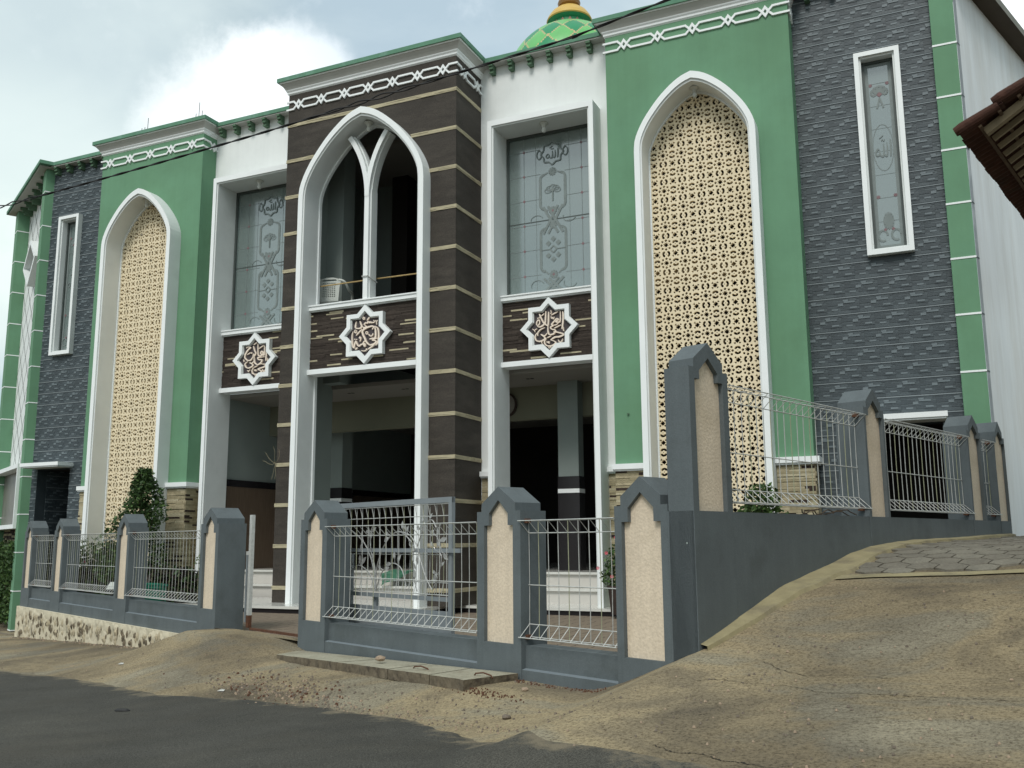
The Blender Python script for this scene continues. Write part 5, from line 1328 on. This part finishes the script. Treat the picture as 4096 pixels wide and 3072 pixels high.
shrub('cypress_shrub', 'tall dark conical evergreen shrub in front of the left lattice screen', 'shrub', (-14.80, 14.30, .28), con, .085, ['leaf1', 'leaf1', 'leaf2'], 1, stems=5)
shrub('leafy_shrub', 'bushy green shrub behind the second fence post from the left', 'shrub', (-16.15, 14.35, .33), [(0, 0, .95, .36, .3, .38, 420), (-.15, 0, .6, .42, .3, .3, 420), (.3, 0, .7, .25, .2, .3, 240)], .095, ['leaf1', 'leaf2'], 2, flowers=2)
dk = []
for i in range(9): dk.append((-.95+i*.24, .05*math.sin(i), .34+.06*math.sin(i*1.7), .24, .30, .38, 620))
shrub('dark_hedge', 'low dark purplish hedge at the foot of the stone plinth behind the fence', 'hedge', (-13.55, 14.1, .33), dk, .13, ['leaf3', 'leaf3', 'leaf1'], 3, stems=8)
dk2 = [(x, y*.9, z*.8, a, b, c, n) for x, y, z, a, b, c, n in dk[:7]]
shrub('dark_hedge', 'low dark purplish hedge behind the teal crate', 'hedge', (-15.45, 14.15, .33), dk2, .13, ['leaf3', 'leaf1'], 13, stems=6)
shrub('round_shrub', 'small light green shrub above the dark hedge beside the stone plinth', 'shrub', (-13.1, 14.5, .33), [(0, 0, .80, .30, .22, .20, 260)], .06, ['leaf2', 'leaf1'], 4)
shrub('leafy_shrub', 'glossy green shrub in front of the right lattice screen, behind the ramp fence', 'shrub', (-2.42, 14.35, .33), [(0, 0, 1.70, .28, .25, .33, 620), (-.15, 0, 1.42, .3, .25, .3, 520), (.18, 0, 1.35, .28, .25, .3, 420), (0, 0, .8, .25, .25, .45, 200)], .085, ['leaf1', 'leaf2', 'leaf2'], 5)
fb_ = shrub('flowering_shrub', 'pink-flowering potted shrub beside the right doorway frame', 'shrub', (-4.80, 14.75, .78), [(0, 0, .42, .24, .2, .28, 420), (-.1, 0, .15, .24, .2, .16, 300), (.12, 0, .75, .13, .13, .2, 120)], .065, ['leaf1', 'leaf2'], 6, flowers=4)
mb = MB(); mb.lathe([(.0, 0), (.15, 0), (.19, .40), (.21, .42), (.21, .45), (.17, .45), (.16, .40), (0, .40)], (0, 0, 0), 'choc', 20); o = mb.build('flower_pot', smooth=False); o.location = (-4.80, 14.75, .34); tag(o, 'dark brown tall flower pot beside the right doorway frame', 'flower pot')
hd = []
for i in range(7):
    for k in range(4): hd.append((-1.45+i*.48, .05*math.cos(i+k), .35+k*.46, .34, .20, .30, 330))
ho = shrub('hedge', 'dense dark green hedge at the foot of the left wing, left picture edge', 'hedge', (-21.35, 16.43, -.42), hd, .085, ['leaf1', 'leaf1', 'leaf2'], 7, stems=8)
ho.rotation_euler.z = math.atan2(LD.y, LD.x)+math.pi

# ================================================================== SMALL THINGS IN THE YARD
cr_ = thing('plastic_crate', 'teal green plastic crate behind the fence, in front of the dark hedge', 'crate', tuple(W(11.25, -.80, .276)))
cr_.rotation_euler.z = math.atan2(FD.y, FD.x)+math.pi
mb = MB(); mb.box(-.42, .42, -.25, .25, 0, .04, 'teal')
for (a, b, c, d) in ((-.42, .42, -.25, -.23), (-.42, .42, .23, .25), (-.42, -.40, -.23, .23), (.40, .42, -.23, .23)):
    for k in range(5): mb.box(a, b, c, d, .04+k*.085, .10+k*.085, 'teal')
for x in (-.42, -.14, .14, .40): 
    for y in (-.252, .232): mb.box(x-.001, x+.02, y, y+.02, .04, .48, 'teal')
mb.build('crate_body', cr_); mb = MB(); mb.box(-.44, .44, -.27, -.225, .46, .50, 'teal'); mb.box(-.44, .44, .225, .27, .46, .50, 'teal'); mb.box(-.44, -.395, -.225, .225, .46, .50, 'teal'); mb.box(.395, .44, -.225, .225, .46, .50, 'teal'); mb.build('rim', cr_)
tb = thing('floodlight', 'small tilted floodlight on a black stand beside the teal crate', 'floodlight', tuple(W(12.5, -.75, .276)))
mb = MB(); mb.tube([(0, 0, 0), (0, 0, .30)], .02, 'black', 8); mb.box(-.12, .12, -.10, .10, 0, .02, 'black'); mb.build('stand', tb)
mb = MB(); mb.box(-.20, .20, -.04, .04, -.13, .13, 'black'); h_ = mb.build('lamp_head', tb); h_.location = (0, 0, .40); h_.rotation_euler = (R_(-50), 0, R_(20)); mb = MB(); mb.box(-.17, .17, -.046, -.041, -.10, .10, 'bulb'); mb.build('lens', h_)
# tarpaulin on the platform
tp = MB(); vs = []; NN = 12
for i in range(NN+1):
    for j in range(6):
        x = i/NN*1.15; dro = .0
        z = .56+.02*math.sin(i*1.3)-(.30*(j/5)*max(0, 1-i/8.0)); y = -.04*math.sin(j*1.2+i)-.08*j/5
        vs.append((x, y+(.3 if j == 0 else 0), z))
tp.add(vs, [(i*6+j, (i+1)*6+j, (i+1)*6+j+1, i*6+j+1) for i in range(NN) for j in range(5)], 'tarp')
o = tp.build('tarpaulin', smooth=True); o.location = (-10.0, 15.92, .40); tag(o, 'crumpled green tarpaulin hanging over the tower entrance steps', 'tarpaulin')
# plastic chair on the balcony
ch = thing('plastic_chair', 'white plastic armchair with perforated back behind the balcony ledge', 'chair', (-10.98, 15.45, 5.775))
ch.rotation_euler.z = R_(14); ch.scale = (1.14, 1.14, 1.14)
mb = MB(); mb.box(-.24, .24, -.22, .24, .42, .45, 'plastic'); mb.build('seat', ch)
mb = MB(); hol = []
for i in range(7):
    for j in range(8): hol.append([(-.125+i*.036, .53+j*.034), (-.105+i*.036, .53+j*.034), (-.105+i*.036, .552+j*.034), (-.125+i*.036, .552+j*.034)])
outl = [(-.17, .45), (.17, .45), (.19, .70), (.21, .80), (.16, .86), (.06, .885), (-.06, .885), (-.16, .86), (-.21, .80), (-.19, .70)]
mb.prism(outl, hol+[[(-.14, .82), (.14, .82), (.12, .85), (-.12, .85)]], -.235, -.215, 'plastic'); mb.build('backrest', ch)
for sg in (-1, 1):
    mb = MB(); pts = catmull([Vector((sg*.17, -.225, .84)), Vector((sg*.27, -.20, .80)), Vector((sg*.31, -.08, .68)), Vector((sg*.30, .12, .66)), Vector((sg*.27, .20, .60)), Vector((sg*.25, .21, .45))], 6)
    mb.tube(pts, .024, 'plastic', 8); mb.build('armrest', ch)
for sx in (-1, 1):
    for sy in (-1, 1): mb = MB(); mb.tube([(sx*.22, sy*.2, .44), (sx*.27, sy*.25, 0)], [.028, .02], 'plastic', 6); mb.build('leg', ch)
mb = MB(); pts = [(-11.10, 14.95, 6.545), (-9.7, 14.93, 6.535), (-8.45, 14.95, 6.53)]; mb.tube(pts, .014, 'bamboo', 8); o = mb.build('bamboo_pole'); tag(o, 'thin yellow bamboo pole tied across the open tower arch', 'pole')
mb = MB(); mb.tube([(CX-.06, 14.56, 6.50), (CX+.06, 14.56, 6.50), (CX+.09, 14.7, 6.45), (CX+.08, 14.87, 6.44), (CX-.08, 14.87, 6.46), (CX-.09, 14.65, 6.5)], .012, 'wire', 6, closed=True); o = mb.build('rope'); tag(o, 'pale rope tied round the white mullion of the tower arch', 'rope')
# dried roots on the tower corner
for (x, y, z, lab) in ((-11.60, 14.54, 3.02, 'dry root tuft clinging to the left corner of the brown tower'),):
    mb = MB(); rr = random.Random(5)
    for i in range(6):
        a = R_(60*i+20); p = Vector((x, y, z)); P = [p]
        for k in range(5): a += rr.uniform(-.5, .5); p = p+Vector((math.cos(a)*.055, -.01, math.sin(a)*.065)); P.append(p)
        mb.tube([tuple(q) for q in P], .003, 'tan2', 4)
    tag(mb.build('dry_roots'), lab, 'roots')

# ================================================================== OVERHEAD CABLE
cp = [(-60, 8, 3.6), (-22, 8, 5.55), (-11.05, 8, 5.914), (-7.27, 8, 6.082), (-5.22, 8, 6.215), (-3.05, 8, 6.365), (-2.11, 8, 6.50), (6, 8, 7.7), (20, 8, 9.8)]
cv = catmull([Vector(p) for p in cp], 60); mb = MB()
for ph in (0, math.pi):
    P = []
    for i, p in enumerate(cv):
        if p.x < -30 or p.x > 14: continue
        x = p.x; tw = x*10.0; rad = .007+.014*max(0, math.sin(x*1.1+1))**6
        P.append((x, 8+rad*math.cos(tw+ph), p.z+rad*math.sin(tw+ph)))
    mb.tube(P, .008, 'cable', 5)
# a few finer samples for a smooth twist
o = mb.build('power_cable'); tag(o, 'twisted black overhead cable crossing in front of the whole facade', 'cable')

# ================================================================== NEIGHBOUR HOUSE ROOF
hs = thing('neighbour_house', 'old house corner with clay-tiled roof and bare rafters jutting in at the right', 'house')
TIPD = 9.5
tip = Vector((.041*TIPD+.09, .999*TIPD+.0, 1.5+.403*TIPD-.02))
EV = Vector((.245, .9695, 0)); VR = Vector((.958*math.cos(R_(29)), -.287*math.cos(R_(29)), math.sin(R_(29)))); NRM = EV.cross(VR); NRM = NRM if NRM.z > 0 else -NRM
def TR(e_, v_, n_=0): p = tip+EV*e_+VR*v_+NRM*n_; return (p.x, p.y, p.z)
mb = MB(); rg = random.Random(2)      # tiles: rows up the slope, S-profile pans
TW, TH = .105, .20
for j in range(20):
    for i in range(64):
        e0 = -.04+i*TW; v0 = -.05+j*TH; lift = .012*j % .012; jig = rg.uniform(-.008, .008); n_ = 6; P = []
        for k in range(n_+1):
            q = k/n_; hgt_ = .016*math.sin(q*2*math.pi)+.006
            P.append((e0+q*TW*1.05, hgt_))
        top_ = [TR(e, v0+jig, .045+h+.0) for e, h in P]; up_ = [TR(e, v0+TH+.05, .012+h) for e, h in P]; lowf = [TR(e, v0+jig, .028+h) for e, h in P]; upl = [TR(e, v0+TH+.05, -.004+h) for e, h in P]
        m_ = n_+1
        mb.add(top_+up_, [(k, k+1, m_+k+1, m_+k) for k in range(n_)], 'rooftile'); mb.add(lowf+upl, [(k, m_+k, m_+k+1, k+1) for k in range(n_)], 'rooftile'); mb.add(top_+lowf, [(k, m_+k, m_+k+1, k+1) for k in range(n_)], 'rooftile')
mb.build('roof', hs)
mb = MB()      # rounded verge tiles
for j in range(12):
    v0 = -.06+j*.40; P = [TR(.0, v0+.42*k/6, .085-.06*k/6) for k in range(7)]; mb.tube(P, [.045, .056, .055, .052, .050, .047, .045], 'rooftile', 14)
mb.build('verge_tiles', hs)
mb = MB()
mb.box(0, 1, 0, 1, 0, 1, 'rafter', T=lambda x, y, z: TR(.10+x*.07, .14+y*3.6, -.09+z*.075))
for i in range(24):
    e = .34+i*.24; mb.box(0, 1, 0, 1, 0, 1, 'rafter', T=lambda x, y, z: TR(e+x*.035, .16+y*3.6, -.085+z*.05))
mb.build('rafters', hs)
mb = MB()
for j in range(14):
    v = .12+j*TH; mb.box(0, 1, 0, 1, 0, 1, 'rafter2', T=lambda x, y, z: TR(.0+x*6.9, v+y*.03, -.034+z*.022))
mb.build('battens', hs)
mb = MB(); mb.box(0, 1, 0, 1, 0, 1, 'housewall', T=lambda x, y, z: tuple(U(-1.0+x*8.0, 3.95+y*3.0, .2+z*(4.6))))
mb.build('wall', hs)
# let the M[...] keys defined late resolve: materials were looked up at build time
